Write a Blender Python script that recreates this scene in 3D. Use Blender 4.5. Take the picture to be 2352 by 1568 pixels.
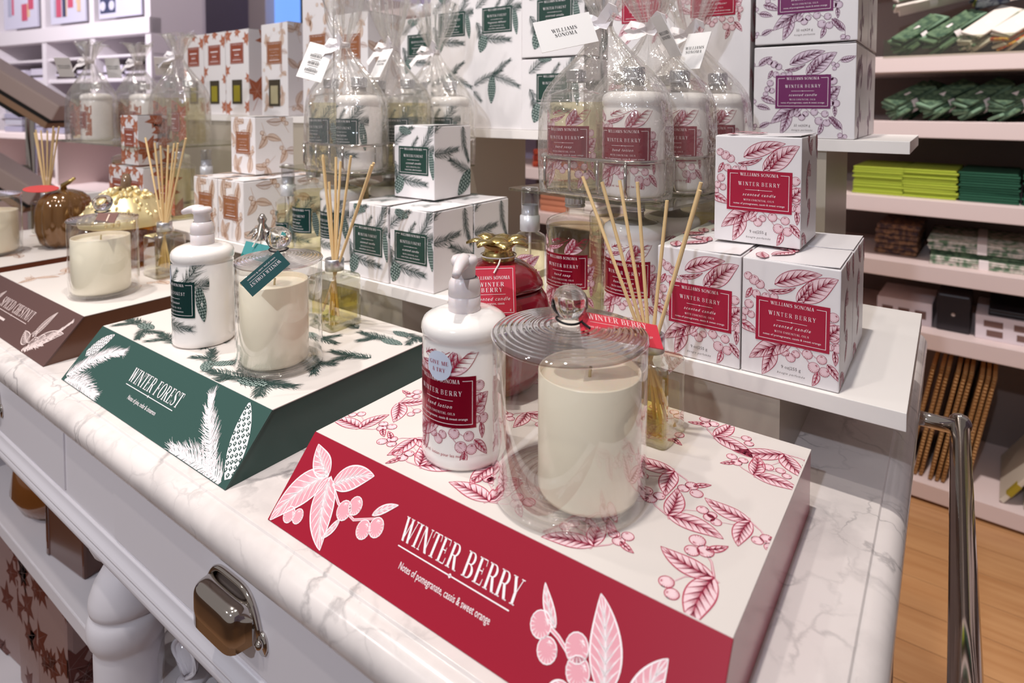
import bpy, bmesh, math, random
from mathutils import Vector, Matrix
rnd = random.Random(11)
for o in list(bpy.data.objects):
    bpy.data.objects.remove(o)
S = bpy.context.scene
C = S.collection
TZ = 0.90            # height of the marble worktop above the floor
PI = math.pi
sin, cos, rad = math.sin, math.cos, math.radians

# ------------------------------------------------------------------ camera
cam = bpy.data.objects.new('camera', bpy.data.cameras.new('camera'))
C.objects.link(cam)
S.camera = cam
cam.data.sensor_width = 36.0
cam.data.lens = 1409.89 / 2352 * 36
cam.data.shift_y = -(784 - 301.27) / 2352
cam.data.clip_start = 0.02
cam.data.clip_end = 60
yaw, pit, rol = rad(35.69077), rad(2.28876), rad(-0.1405)
fw = Vector((-sin(yaw) * cos(pit), cos(yaw) * cos(pit), -sin(pit)))
rt = Vector((cos(yaw), sin(yaw), 0))
dn = fw.cross(rt)
rt2 = cos(rol) * rt + sin(rol) * dn
dn2 = -sin(rol) * rt + cos(rol) * dn
mw = Matrix((rt2, -dn2, -fw)).transposed().to_4x4()
mw.translation = Vector((0, 0, TZ + 0.32))
cam.matrix_world = mw
cam.data.dof.use_dof = True
cam.data.dof.focus_distance = 0.55
cam.data.dof.aperture_fstop = 7.1

# ------------------------------------------------------------------ light
world = bpy.data.worlds.new('shop_ambience')
S.world = world
world.use_nodes = True
wbg = world.node_tree.nodes['Background']
wbg.inputs[0].default_value = (0.95, 0.87, 0.84, 1)
wbg.inputs[1].default_value = 0.26


def spot(name, loc, target, watts, size, col=(1, .93, .86), radius=.035, blend=.7):
    l = bpy.data.lights.new(name, 'SPOT')
    l.energy = watts
    l.spot_size = rad(size)
    l.spot_blend = blend
    l.color = col
    l.shadow_soft_size = radius
    o = bpy.data.objects.new(name, l)
    C.objects.link(o)
    o.location = loc
    d = Vector(target) - Vector(loc)
    o.rotation_euler = d.to_track_quat('-Z', 'Y').to_euler()
    return o


spot('ceiling_spot', (-.22, .17, TZ + 2.2), (-.25, .5, TZ), 92, 58, col=(1, .94, .87))
spot('ceiling_spot', (-1.35, .15, TZ + 2.2), (-1.2, .6, TZ), 88, 60, col=(1, .94, .88))
spot('ceiling_spot', (-.60, -.45, TZ + 2.15), (-.62, .2, TZ - .1), 30, 50, col=(1, .93, .86))
spot('ceiling_spot', (-.12, -1.75, TZ + 1.75), (-.45, .6, TZ + .15), 84, 60, col=(.84, .92, 1.06))
spot('ceiling_spot', (-1.7, -1.6, TZ + 1.8), (-1.5, .7, TZ + .15), 60, 60, col=(1, .94, .92))
spot('ceiling_spot', (.25, 1.30, TZ + 1.95), (.0, 2.3, TZ - .1), 150, 84, col=(1, .90, .87))
spot('ceiling_spot', (-1.35, 1.15, TZ + 2.0), (-1.7, 2.3, TZ), 80, 70, col=(1, .90, .86))
spot('ceiling_spot', (-3.3, -.4, TZ + 2.0), (-4.2, 1.7, TZ + .55), 330, 80, col=(.97, .93, 1))
spot('ceiling_spot', (-2.6, .9, TZ + 2.0), (-3.6, 2.7, TZ + .5), 40, 80, col=(.97, .92, 1))

S.view_settings.view_transform = 'Standard'
S.view_settings.look = 'None'
S.view_settings.gamma = 1
S.view_settings.use_curve_mapping = False
S.view_settings.exposure = 0.16
S.cycles.transparent_max_bounces = 40
S.cycles.max_bounces = 14
S.cycles.transmission_bounces = 14


# ------------------------------------------------------------------ materials
def lin(r, g, b):
    f = lambda v: (v / 255 / 12.92) if v <= 10 else (((v / 255 + .055) / 1.055) ** 2.4)
    return (f(r), f(g), f(b))


MATS = {}


def mat(name, col, rough=.5, metal=0., spec=.5, coat=0., sss=0., trans=0., ior=1.45, emis=0.):
    if name in MATS:
        return MATS[name]
    m = bpy.data.materials.new(name)
    m.use_nodes = True
    b = m.node_tree.nodes['Principled BSDF']
    c = (*lin(*col), 1)
    b.inputs['Base Color'].default_value = c
    b.inputs['Roughness'].default_value = rough
    b.inputs['Metallic'].default_value = metal
    b.inputs['Specular IOR Level'].default_value = spec
    b.inputs['Coat Weight'].default_value = coat
    b.inputs['Coat Roughness'].default_value = .12
    b.inputs['Transmission Weight'].default_value = trans
    b.inputs['IOR'].default_value = ior
    if sss:
        b.inputs['Subsurface Weight'].default_value = sss
        b.inputs['Subsurface Radius'].default_value = (.02, .012, .008)
    if emis:
        b.inputs['Emission Color'].default_value = c
        b.inputs['Emission Strength'].default_value = emis
    m.diffuse_color = c
    MATS[name] = m
    return m


def nodes(m):
    return m.node_tree.nodes, m.node_tree.links


def add_bump(m, scale, strength, detail=3, dist=.002, typ='ShaderNodeTexNoise'):
    n, l = nodes(m)
    t = n.new(typ)
    t.inputs['Scale'].default_value = scale
    if 'Detail' in t.inputs:
        t.inputs['Detail'].default_value = detail
    tc = n.new('ShaderNodeTexCoord')
    l.new(tc.outputs['Object'], t.inputs['Vector'])
    b = n.new('ShaderNodeBump')
    b.inputs['Strength'].default_value = strength
    b.inputs['Distance'].default_value = dist
    l.new(t.outputs[0], b.inputs['Height'])
    for x in n:
        if x.type in ('BSDF_PRINCIPLED', 'BSDF_GLOSSY') and 'Normal' in x.inputs:
            l.new(b.outputs[0], x.inputs['Normal'])
    return m


def vary(m, col2, scale, lo=.35, hi=.7, detail=4, stretch=(1, 1, 1)):
    """mix a second procedural tone into a principled base colour"""
    n, l = nodes(m)
    b = n['Principled BSDF']
    tc = n.new('ShaderNodeTexCoord')
    mp = n.new('ShaderNodeMapping')
    mp.inputs['Scale'].default_value = stretch
    t = n.new('ShaderNodeTexNoise')
    t.inputs['Scale'].default_value = scale
    t.inputs['Detail'].default_value = detail
    r = n.new('ShaderNodeValToRGB')
    r.color_ramp.elements[0].position = lo
    r.color_ramp.elements[1].position = hi
    r.color_ramp.elements[0].color = b.inputs['Base Color'].default_value
    r.color_ramp.elements[1].color = (*lin(*col2), 1)
    l.new(tc.outputs['Object'], mp.inputs[0])
    l.new(mp.outputs[0], t.inputs['Vector'])
    l.new(t.outputs[0], r.inputs[0])
    l.new(r.outputs[0], b.inputs['Base Color'])
    return m


def thin_glass(name, tint=(250, 250, 248), base=.05, edge=.85, power=4., rough=.02, bump=None, gl=(1, 1, 1), haze=0.):
    """a thin clear sheet: mostly straight-through with a facing-angle reflection"""
    if name in MATS:
        return MATS[name]
    m = bpy.data.materials.new(name)
    m.use_nodes = True
    n, l = nodes(m)
    n.clear()
    out = n.new('ShaderNodeOutputMaterial')
    mix = n.new('ShaderNodeMixShader')
    tr = n.new('ShaderNodeBsdfTransparent')
    tr.inputs[0].default_value = (*lin(*tint), 1)
    g = n.new('ShaderNodeBsdfGlossy')
    g.inputs['Color'].default_value = (*gl, 1)
    g.inputs['Roughness'].default_value = rough
    lw = n.new('ShaderNodeLayerWeight')
    lw.inputs[0].default_value = .5
    p = n.new('ShaderNodeMath')
    p.operation = 'POWER'
    p.inputs[1].default_value = power
    a = n.new('ShaderNodeMath')
    a.operation = 'MULTIPLY_ADD'
    a.inputs[1].default_value = edge - base
    a.inputs[2].default_value = base
    l.new(lw.outputs['Facing'], p.inputs[0])
    l.new(p.outputs[0], a.inputs[0])
    l.new(a.outputs[0], mix.inputs[0])
    l.new(tr.outputs[0], mix.inputs[1])
    l.new(g.outputs[0], mix.inputs[2])
    l.new(mix.outputs[0], out.inputs[0])
    if haze:
        hz = n.new('ShaderNodeMixShader')
        hz.inputs[0].default_value = haze
        tl = n.new('ShaderNodeBsdfTranslucent')
        df = n.new('ShaderNodeBsdfDiffuse')
        ad = n.new('ShaderNodeMixShader')
        for q in (tl, df):
            q.inputs[0].default_value = (.95, .94, .93, 1)
        l.new(tl.outputs[0], ad.inputs[1])
        l.new(df.outputs[0], ad.inputs[2])
        l.new(mix.outputs[0], hz.inputs[1])
        l.new(ad.outputs[0], hz.inputs[2])
        l.new(hz.outputs[0], out.inputs[0])
    if bump:
        t = n.new('ShaderNodeTexNoise')
        t.inputs['Scale'].default_value = bump[0]
        t.inputs['Detail'].default_value = 4
        tc = n.new('ShaderNodeTexCoord')
        l.new(tc.outputs['Object'], t.inputs['Vector'])
        b = n.new('ShaderNodeBump')
        b.inputs['Strength'].default_value = bump[1]
        b.inputs['Distance'].default_value = bump[2]
        l.new(t.outputs[0], b.inputs['Height'])
        l.new(b.outputs[0], g.inputs['Normal'])
        l.new(b.outputs[0], lw.inputs['Normal'])
    MATS[name] = m
    return m


def marble_mat():
    """pale grey-white marble: warped crack lines at two sizes, faded in and out, over soft clouds"""
    m = mat('marble', (222, 213, 210), .2, coat=.15)
    n, l = nodes(m)
    b = n['Principled BSDF']
    tc = n.new('ShaderNodeTexCoord')

    def noise(scale, detail, vec, col=False):
        t = n.new('ShaderNodeTexNoise')
        t.inputs['Scale'].default_value = scale
        t.inputs['Detail'].default_value = detail
        l.new(vec, t.inputs['Vector'])
        return t.outputs['Color' if col else 'Fac']

    def ramp(src, p0, v0, p1, v1):
        r = n.new('ShaderNodeMapRange')
        r.inputs['From Min'].default_value = p0
        r.inputs['From Max'].default_value = p1
        r.inputs['To Min'].default_value = v0
        r.inputs['To Max'].default_value = v1
        l.new(src, r.inputs['Value'])
        return r.outputs[0]

    def mul(a, b_):
        q = n.new('ShaderNodeMath')
        q.operation = 'MULTIPLY'
        l.new(a, q.inputs[0])
        l.new(b_, q.inputs[1])
        return q.outputs[0]

    def mx(a, b_):
        q = n.new('ShaderNodeMath')
        q.operation = 'MAXIMUM'
        l.new(a, q.inputs[0])
        l.new(b_, q.inputs[1])
        return q.outputs[0]
    va = n.new('ShaderNodeVectorMath')
    va.operation = 'MULTIPLY_ADD'
    va.inputs[1].default_value = (.16, .16, .16)
    l.new(noise(9, 7, tc.outputs['Object'], True), va.inputs[0])
    l.new(tc.outputs['Object'], va.inputs[2])
    res = None
    for sc, wd, mn, amp in ((8, .036, 5, .78), (23, .055, 13, .50)):
        v = n.new('ShaderNodeTexVoronoi')
        v.feature = 'DISTANCE_TO_EDGE'
        v.inputs['Scale'].default_value = sc
        l.new(va.outputs[0], v.inputs['Vector'])
        line = ramp(v.outputs['Distance'], 0, amp, wd, 0)
        fade = ramp(noise(mn, 4, tc.outputs['Object']), .42, 0, .64, 1)
        q = mul(line, fade)
        res = q if res is None else mx(res, q)
    cloud = ramp(noise(11, 8, va.outputs[0]), .48, 0, .78, .40)
    res = mx(res, cloud)
    mixc = n.new('ShaderNodeMix')
    mixc.data_type = 'RGBA'
    mixc.inputs[6].default_value = (*lin(224, 215, 212), 1)
    mixc.inputs[7].default_value = (*lin(112, 107, 110), 1)
    l.new(res, mixc.inputs[0])
    l.new(mixc.outputs[2], b.inputs['Base Color'])
    return m


def wood_floor_mat():
    m = mat('oak_plank', (196, 150, 104), .38, coat=.15)
    vary(m, (172, 122, 78), 3.0, .3, .75, 6, (1.2, 14, 1))
    return m


def wicker_mat():
    m = mat('woven_rattan', (186, 138, 82), .7)
    n, l = nodes(m)
    tc = n.new('ShaderNodeTexCoord')
    wv = n.new('ShaderNodeTexWave')
    wv.bands_direction = 'Z'
    wv.inputs['Scale'].default_value = 60
    wv.inputs['Distortion'].default_value = 1.5
    l.new(tc.outputs['Object'], wv.inputs['Vector'])
    r = n.new('ShaderNodeValToRGB')
    r.color_ramp.elements[0].color = (*lin(140, 96, 50), 1)
    r.color_ramp.elements[1].color = (*lin(206, 160, 104), 1)
    l.new(wv.outputs[1], r.inputs[0])
    l.new(r.outputs[0], n['Principled BSDF'].inputs['Base Color'])
    return m


MARBLE = marble_mat()
OAK = wood_floor_mat()
WICKER = wicker_mat()
CARD = mat('white_carton', (232, 227, 228), .42, coat=.12)
CARDS = mat('pearl_carton', (232, 228, 224), .26, coat=.6)
PAINT = mat('white_paint', (226, 220, 224), .42)
SHELFW = mat('white_shelf', (236, 230, 226), .5)
GREYP = mat('warm_grey_pedestal', (176, 166, 152), .32)
PINKW = mat('shop_shelf_white', (232, 214, 210), .5)
CHROME = mat('chrome', (205, 198, 192), .09, 1)
STEEL = mat('brushed_aluminium', (214, 214, 218), .32, 1)
GLASS = thin_glass('clear_glass', (252, 252, 251), base=.045, edge=.8, power=2.6)
GLASSW = thin_glass('rippled_glass', (250, 249, 248), base=.09, edge=.8, power=2., bump=(55, .5, .003))
CELLO = thin_glass('cellophane', (252, 251, 249), .08, .9, 2.0, .10, (38, 1., .007), haze=.075)
ACRYL = thin_glass('clear_acrylic', (226, 228, 216), .09, .8, 3)
KNOB = mat('solid_glass', (248, 248, 246), .01, trans=1., ior=1.46)
OILG = thin_glass('scented_oil', (251, 244, 190), .05, .6, 4)
OILCL = thin_glass('clear_oil', (252, 250, 236), .05, .6, 4)
SOAPL = thin_glass('soap_liquid', (249, 246, 226), .03, .5, 4)
LOTION = mat('white_lotion', (240, 234, 230), .12, coat=.6)
PUMPM = mat('frosted_plastic', (228, 218, 219), .3, sss=.4)
WAX = mat('cream_wax', (250, 241, 222), .45, sss=.4)
FROST = mat('frosted_candle_glass', (254, 244, 220), .25, coat=.3)
WICK = mat('wick', (205, 190, 150), .8)
REED = mat('rattan_reed', (226, 194, 142), .65)
BLACK = mat('black_cord', (22, 20, 22), .5)
GOLD = mat('gold_metal', (196, 172, 112), .25, 1)
CORD = mat('white_cord', (232, 226, 220), .7)
RIBBON = mat('white_satin_ribbon', (244, 238, 240), .4)
REDG = mat('ruby_glass', (120, 8, 26), .06, coat=.8)
RED = mat('red_ink', (150, 2, 38), .45, spec=.35)
REDL = mat('red_label', (164, 22, 56), .4)
REDF = mat('red_foil_label', (150, 14, 44), .2, .45)
REDI = mat('red_print', (160, 30, 64), .5)
REDT = mat('rose_print', (182, 60, 88), .5)
PINKI = mat('pink_print', (234, 204, 210), .5)
PLUM = mat('plum_label', (112, 36, 92), .4)
PLUMI = mat('plum_print', (104, 32, 74), .5)
PLUMT = mat('plum_tint', (216, 198, 212), .5)
GREEN = mat('green_ink', (46, 78, 72), .4, coat=.08)
GREENL = mat('green_label', (30, 62, 54), .4)
GREENI = mat('pine_print', (44, 70, 66), .5)
GREENT = mat('pine_tint', (168, 184, 178), .5)
GREENF = mat('green_foil_label', (18, 58, 56), .2, .4)
BROWN = mat('brown_ink', (92, 64, 60), .36, coat=.2)
TANL = mat('tan_label', (148, 92, 60), .4)
TANI = mat('tan_print', (172, 124, 90), .5)
TANT = mat('tan_tint', (228, 210, 198), .5)
RUST = mat('rust_label', (148, 72, 52), .4)
RUSTI = mat('rust_print', (176, 98, 66), .5)
WHITEI = mat('white_print', (246, 236, 238), .5)
GREYT = mat('grey_print', (120, 112, 114), .5)
BLACKT = mat('black_print', (36, 32, 34), .5)


# ------------------------------------------------------------------ mesh helpers
def link(name, me, parent=None, loc=None, smooth=False):
    o = bpy.data.objects.new(name, me)
    C.objects.link(o)
    if parent is not None:
        o.parent = parent
    if loc is not None:
        o.location = loc
    return o


def mesh(name, V, F, mats, fm=None, smooth=False):
    me = bpy.data.meshes.new(name)
    me.from_pydata([tuple(v) for v in V], [], F)
    for m in (mats if isinstance(mats, (list, tuple)) else [mats]):
        me.materials.append(m)
    if fm:
        me.polygons.foreach_set('material_index', fm)
    if smooth:
        me.polygons.foreach_set('use_smooth', [True] * len(me.polygons))
    me.update()
    return me


def thing(name, label, cat, loc=(0, 0, 0), rz=0, group=None):
    o = bpy.data.objects.new(name, None)
    C.objects.link(o)
    o.empty_display_size = .02
    o.location = (loc[0], loc[1], loc[2] + TZ)
    o.rotation_euler = (0, 0, rz)
    return tag(o, label, cat, group)


def tag(o, label=None, cat=None, group=None, kind=None):
    if label:
        o['label'] = label
    if cat:
        o['category'] = cat
    if group:
        o['group'] = group
    if kind:
        o['kind'] = kind
    return o


def copy_tree(o, parent=None):
    c = o.copy()
    C.objects.link(c)
    c.parent = parent
    for ch in list(o.children):
        copy_tree(ch, c)
    return c


class MB:
    """collects shapes into one mesh"""
    def __init__(s):
        s.V, s.F, s.M = [], [], []

    def add(s, V, F, m=0, T=None):
        n = len(s.V)
        if T is not None:
            V = [T @ Vector(v) for v in V]
        s.V += [tuple(v) for v in V]
        s.F += [tuple(i + n for i in f) for f in F]
        s.M += [m] * len(F)
        return s

    def box(s, x0, y0, z0, x1, y1, z1, m=0, T=None, bev=0.):
        if bev <= 0:
            V = [(x0, y0, z0), (x1, y0, z0), (x1, y1, z0), (x0, y1, z0), (x0, y0, z1), (x1, y0, z1), (x1, y1, z1), (x0, y1, z1)]
            F = [(3, 2, 1, 0), (4, 5, 6, 7), (0, 1, 5, 4), (1, 2, 6, 5), (2, 3, 7, 6), (3, 0, 4, 7)]
            return s.add(V, F, m, T)
        bm = bmesh.new()
        bmesh.ops.create_cube(bm, size=1)
        for v in bm.verts:
            v.co = Vector((x0 + (v.co.x + .5) * (x1 - x0), y0 + (v.co.y + .5) * (y1 - y0), z0 + (v.co.z + .5) * (z1 - z0)))
        bmesh.ops.bevel(bm, geom=list(bm.edges), offset=bev, segments=2, affect='EDGES', profile=.6)
        bm.verts.index_update()
        V = [v.co.copy() for v in bm.verts]
        F = [tuple(v.index for v in f.verts) for f in bm.faces]
        bm.free()
        return s.add(V, F, m, T)

    def lathe(s, prof, seg=40, m=0, T=None, close=False):
        V, F = [], []
        n = len(prof)
        for r, z in prof:
            for k in range(seg):
                a = 2 * PI * k / seg
                V.append((r * cos(a), r * sin(a), z))
        for i in range(n - 1):
            for k in range(seg):
                k2 = (k + 1) % seg
                a, b, c, d = i * seg + k, i * seg + k2, (i + 1) * seg + k2, (i + 1) * seg + k
                F.append((a, b, c, d))
        return s.add(V, F, m, T)

    def tube(s, pts, r, seg=8, m=0, T=None, closed=False, caps=True):
        pts = [Vector(p) for p in pts]
        n = len(pts)
        rr = r if isinstance(r, (list, tuple)) else [r] * n
        V, F = [], []
        up = None
        for i, p in enumerate(pts):
            if closed:
                d = (pts[(i + 1) % n] - pts[i - 1]).normalized()
            else:
                d = (pts[min(i + 1, n - 1)] - pts[max(i - 1, 0)]).normalized()
            if up is None:
                up = Vector((0, 0, 1)) if abs(d.z) < .9 else Vector((1, 0, 0))
            x = d.cross(up).normalized()
            up = x.cross(d).normalized()
            for k in range(seg):
                a = 2 * PI * k / seg
                V.append(p + rr[i] * (cos(a) * x + sin(a) * up))
        for i in range(n if closed else n - 1):
            j = (i + 1) % n
            for k in range(seg):
                k2 = (k + 1) % seg
                F.append((i * seg + k, i * seg + k2, j * seg + k2, j * seg + k))
        if caps and not closed:
            F.append(tuple(range(seg - 1, -1, -1)))
            F.append(tuple((n - 1) * seg + k for k in range(seg)))
        return s.add(V, F, m, T)

    def prism(s, poly, z0, z1, m=0, T=None):
        n = len(poly)
        V = [(x, y, z0) for x, y in poly] + [(x, y, z1) for x, y in poly]
        F = [tuple(range(n - 1, -1, -1)), tuple(range(n, 2 * n))]
        F += [(i, (i + 1) % n, n + (i + 1) % n, n + i) for i in range(n)]
        return s.add(V, F, m, T)

    def me(s, name, mats, smooth=False):
        return mesh(name, s.V, s.F, mats, s.M, smooth)

    def obj(s, name, mats, parent=None, smooth=False, loc=None):
        return link(name, s.me(name, mats, smooth), parent, loc)


def rrect(w, d, r, n=5, cx=0, cy=0):
    P = []
    for qx, qy, a0 in ((1, 1, 0), (-1, 1, 90), (-1, -1, 180), (1, -1, 270)):
        for k in range(n + 1):
            a = rad(a0 + 90 * k / n)
            P.append((cx + qx * (w / 2 - r) + r * cos(a), cy + qy * (d / 2 - r) + r * sin(a)))
    return P


def rot(ax, deg):
    return Matrix.Rotation(rad(deg), 4, ax)


def tr(x, y, z):
    return Matrix.Translation((x, y, z))


# ------------------------------------------------------------------ ink: flat print as 2-D polygons (unit: millimetres)
class Ink:
    def __init__(s):
        s.P = []          # (list of (u,v), layer, colour)

    def poly(s, pts, c=0, w=0):
        s.P.append((pts, w, c))

    def rect(s, x0, y0, x1, y1, c=0, w=0, nx=1):
        for i in range(nx):
            a, b = x0 + (x1 - x0) * i / nx, x0 + (x1 - x0) * (i + 1) / nx
            s.poly([(a, y0), (b, y0), (b, y1), (a, y1)], c, w)

    def stroke(s, pts, wd, c=0, w=0):
        n = len(pts)
        L, Rr = [], []
        for i, p in enumerate(pts):
            q0, q1 = pts[max(i - 1, 0)], pts[min(i + 1, n - 1)]
            dx, dy = q1[0] - q0[0], q1[1] - q0[1]
            l = math.hypot(dx, dy) or 1
            h = (wd[i] if isinstance(wd, (list, tuple)) else wd) / 2
            L.append((p[0] - dy / l * h, p[1] + dx / l * h))
            Rr.append((p[0] + dy / l * h, p[1] - dx / l * h))
        for i in range(n - 1):
            s.poly([L[i], Rr[i], Rr[i + 1], L[i + 1]], c, w)

    def add(s, o, x=0, y=0, rot=0, sc=1., flip=False, cmap=None, w=0):
        a = rad(rot)
        ca, sa = cos(a) * sc, sin(a) * sc
        for pts, ww, c in o.P:
            s.P.append(([(x + ((-p[0] if flip else p[0]) * ca - p[1] * sa), y + ((-p[0] if flip else p[0]) * sa + p[1] * ca)) for p in pts], ww + w, cmap[c] if cmap else c))
        return s

    def clip(s, x0, y0, x1, y1):
        out = []
        for pts, w, c in s.P:
            if all(x0 <= p[0] <= x1 and y0 <= p[1] <= y1 for p in pts):
                out.append((pts, w, c))
                continue
            for ax, lim, sg in ((0, x0, 1), (0, x1, -1), (1, y0, 1), (1, y1, -1)):
                if not pts:
                    break
                res = []
                for i in range(len(pts)):
                    p, q = pts[i - 1], pts[i]
                    ip, iq = (p[ax] - lim) * sg >= 0, (q[ax] - lim) * sg >= 0
                    if ip != iq:
                        t = (lim - p[ax]) / (q[ax] - p[ax])
                        res.append((p[0] + t * (q[0] - p[0]), p[1] + t * (q[1] - p[1])))
                    if iq:
                        res.append(q)
                pts = res
            if len(pts) > 2:
                out.append((pts, w, c))
        s.P = out
        return s

    def cut(s, x0, y0, x1, y1):
        """drop pieces that lie wholly under a rectangle"""
        s.P = [q for q in s.P if not all(x0 < p[0] < x1 and y0 < p[1] < y1 for p in q[0])]
        return s

    def me(s, name, mp, mats):
        V, F, M = [], [], []
        for pts, w, c in s.P:
            a = 0
            for i in range(len(pts)):
                p, q = pts[i - 1], pts[i]
                a += p[0] * q[1] - q[0] * p[1]
            if abs(a) < 1e-7:
                continue
            n = len(V)
            V += [mp(p[0] / 1000, p[1] / 1000, (.12 + .12 * w + .01 * c) / 1000) for p in pts]
            r = list(range(n, n + len(pts)))
            F.append(r if a > 0 else r[::-1])
            M.append(c)
        return mesh(name, V, F, mats, M)

    def obj(s, name, mp, mats, parent):
        return link(name, s.me(name, mp, mats), parent)


def plane(o, U, V):
    o, U, V = Vector(o), Vector(U).normalized(), Vector(V).normalized()
    N = U.cross(V)
    return lambda u, v, w: o + U * u + V * v + N * w


def cylmap(r, z0, ang, u0):
    def f(u, v, w):
        a = ang + (u - u0) / r
        return Vector(((r + w) * cos(a), (r + w) * sin(a), z0 + v))
    return f


# --- a small Didone-like capital alphabet, cap height 1
def glyphs(t=.17, h=.04, f=.085):
    G = {}

    def rc(x0, y0, x1, y1):
        return [(x0, y0), (x1, y0), (x1, y1), (x0, y1)]

    def stem(x, w=t, top=True, bot=True, y0=0, y1=1.):
        P = [rc(x, y0, x + w, y1)]
        if top:
            P.append(rc(x - f, y1 - h, x + w + f, y1))
        if bot:
            P.append(rc(x - f, y0, x + w + f, y0 + h))
        return P

    def dg(x0, y0, x1, y1, w):
        return [[(x0, y0), (x0 + w, y0), (x1 + w, y1), (x1, y1)]]

    def ser(x, y, w=0.24):
        return [rc(x - w / 2, y - (h if y > .5 else 0), x + w / 2, y + (0 if y > .5 else h))]

    def arc(cx, cy, rx, ry, a0, a1, tk=t, n=10, hh=h):
        P = []
        for i in range(n):
            q = []
            for a in (a0 + (a1 - a0) * i / n, a0 + (a1 - a0) * (i + 1) / n):
                a = rad(a)
                q.append(((cx + rx * cos(a), cy + ry * sin(a)), (cx + (rx - tk) * cos(a), cy + (ry - hh) * sin(a))))
            P.append([q[0][0], q[1][0], q[1][1], q[0][1]])
        return P

    def strk(pts, wd):
        I = Ink()
        I.stroke(pts, wd)
        return [p[0] for p in I.P]
    G['I'] = (stem(.1), .37)
    G['L'] = (stem(.1) + [rc(.2, 0, .66, h), [(.6, 0), (.66, 0), (.68, .28), (.65, .28)]], .74)
    G['E'] = (stem(.1) + [rc(.2, 0, .66, h), rc(.2, 1 - h, .64, 1), rc(.2, .5, .5, .5 + h), [(.6, 0), (.66, 0), (.69, .27), (.66, .27)],
              [(.6, 1), (.64, 1), (.66, .75), (.63, .75)], rc(.48, .4, .51, .64)], .76)
    G['F'] = (stem(.1) + [rc(.2, 1 - h, .62, 1), rc(.2, .5, .48, .5 + h), [(.58, 1), (.62, 1), (.65, .73), (.62, .73)], rc(.46, .4, .49, .64)], .70)
    G['T'] = (stem(.29, top=False) + [rc(.04, 1 - h, .71, 1), [(.04, 1), (.09, 1), (.05, .72), (.02, .72)], [(.66, 1), (.71, 1), (.73, .72), (.70, .72)]], .76)
    G['H'] = (stem(.1) + stem(.62) + [rc(.2, .49, .64, .49 + h)], .90)
    G['N'] = (stem(.12, .05, bot=True) + stem(.70, .05, top=True, bot=False) + dg(.68, 0, .06, 1, .2)[:1], .87)
    G['M'] = (stem(.1, .05) + stem(.80, t) + dg(.43, 0, .10, 1, .18) + dg(.47, 0, .80, 1, .05), 1.08)
    G['V'] = (dg(.34, 0, .03, 1, .19) + dg(.40, 0, .68, 1, .05) + ser(.12, 1, .32) + ser(.70, 1), .80)
    G['W'] = (dg(.28, 0, .02, 1, .18) + dg(.33, 0, .55, 1, .05) + dg(.72, 0, .46, 1, .18) + dg(.78, 0, 1.02, 1, .05) + ser(.11, 1, .3) + ser(.55, 1, .3) + ser(1.04, 1), 1.15)
    G['A'] = (dg(.08, 0, .36, 1, .05) + dg(.56, 0, .32, 1, .19) + [rc(.2, .3, .62, .3 + h)] + ser(.1, 0) + ser(.65, 0, .32), .80)
    G['Y'] = (dg(.30, .42, .02, 1, .19) + dg(.40, .42, .66, 1, .05) + stem(.30, t, top=False, y1=.46) + ser(.11, 1, .3) + ser(.68, 1), .78)
    G['O'] = (arc(.46, .5, .42, .52, 0, 360, t, 22), .92)
    G['C'] = (arc(.46, .5, .42, .52, 42, 318, t, 18) + [rc(.74, .64, .77, .98), rc(.74, .04, .77, .28)], .84)
    G['G'] = (arc(.46, .5, .42, .52, 42, 318, t, 18) + [rc(.74, .64, .77, .98), rc(.68, 0.06, .84, .42), rc(.58, .40, .92, .40 + h)], .94)
    G['D'] = (stem(.1) + arc(.36, .5, .5, .5, -90, 90, t, 12) + [rc(.2, 0, .38, h), rc(.2, 1 - h, .38, 1)], .92)
    G['P'] = (stem(.1) + arc(.42, .74, .30, .26, -90, 90, t * .9, 10) + [rc(.2, 1 - h, .43, 1), rc(.2, .48, .43, .48 + h)], .78)
    G['R'] = (stem(.1) + arc(.42, .75, .30, .25, -90, 90, t * .9, 10) + [rc(.2, 1 - h, .43, 1), rc(.2, .5, .43, .5 + h)] + dg(.62, 0, .36, .52, .19) + [rc(.62, 0, .88, h)], .86)
    G['B'] = (stem(.1) + arc(.42, .755, .28, .245, -90, 90, t * .9, 10) + arc(.42, .265, .34, .265, -90, 90, t, 10) + [rc(.2, 1 - h, .43, 1), rc(.2, .51, .43, .55), rc(.2, 0, .43, h)], .84)
    G['U'] = (stem(.1, t, bot=False, y0=.28) + stem(.68, .05, bot=False, y0=.28) + arc(.415, .30, .315, .31, 180, 360, t * .7, 10), .88)
    sp = [(.60, .80), (.50, .95), (.34, .985), (.18, .91), (.13, .76), (.20, .62), (.38, .51), (.55, .39), (.60, .24), (.53, .09), (.36, .015), (.18, .06), (.08, .22)]
    G['S'] = (strk(sp, [.05, .05, .05, .11, .15, .18, .19, .18, .15, .11, .05, .05, .05]) + [rc(.60, .70, .63, .98), rc(.06, .02, .09, .30)], .72)
    G['J'] = G['I']
    return G


GL = glyphs()
GLL = glyphs(.115, .042, .10)


def serif(txt, cap, track=.08, sx=1., light=False):
    I = Ink()
    x = 0
    for ch in txt:
        if ch == ' ':
            x += .42
            continue
        P, a = (GLL if light else GL)[ch]
        for p in P:
            I.poly([((q[0] + x) * cap * sx, q[1] * cap) for q in p])
        x += a + track
    return I, (x - track) * cap * sx


FONT_CACHE = {}


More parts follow.
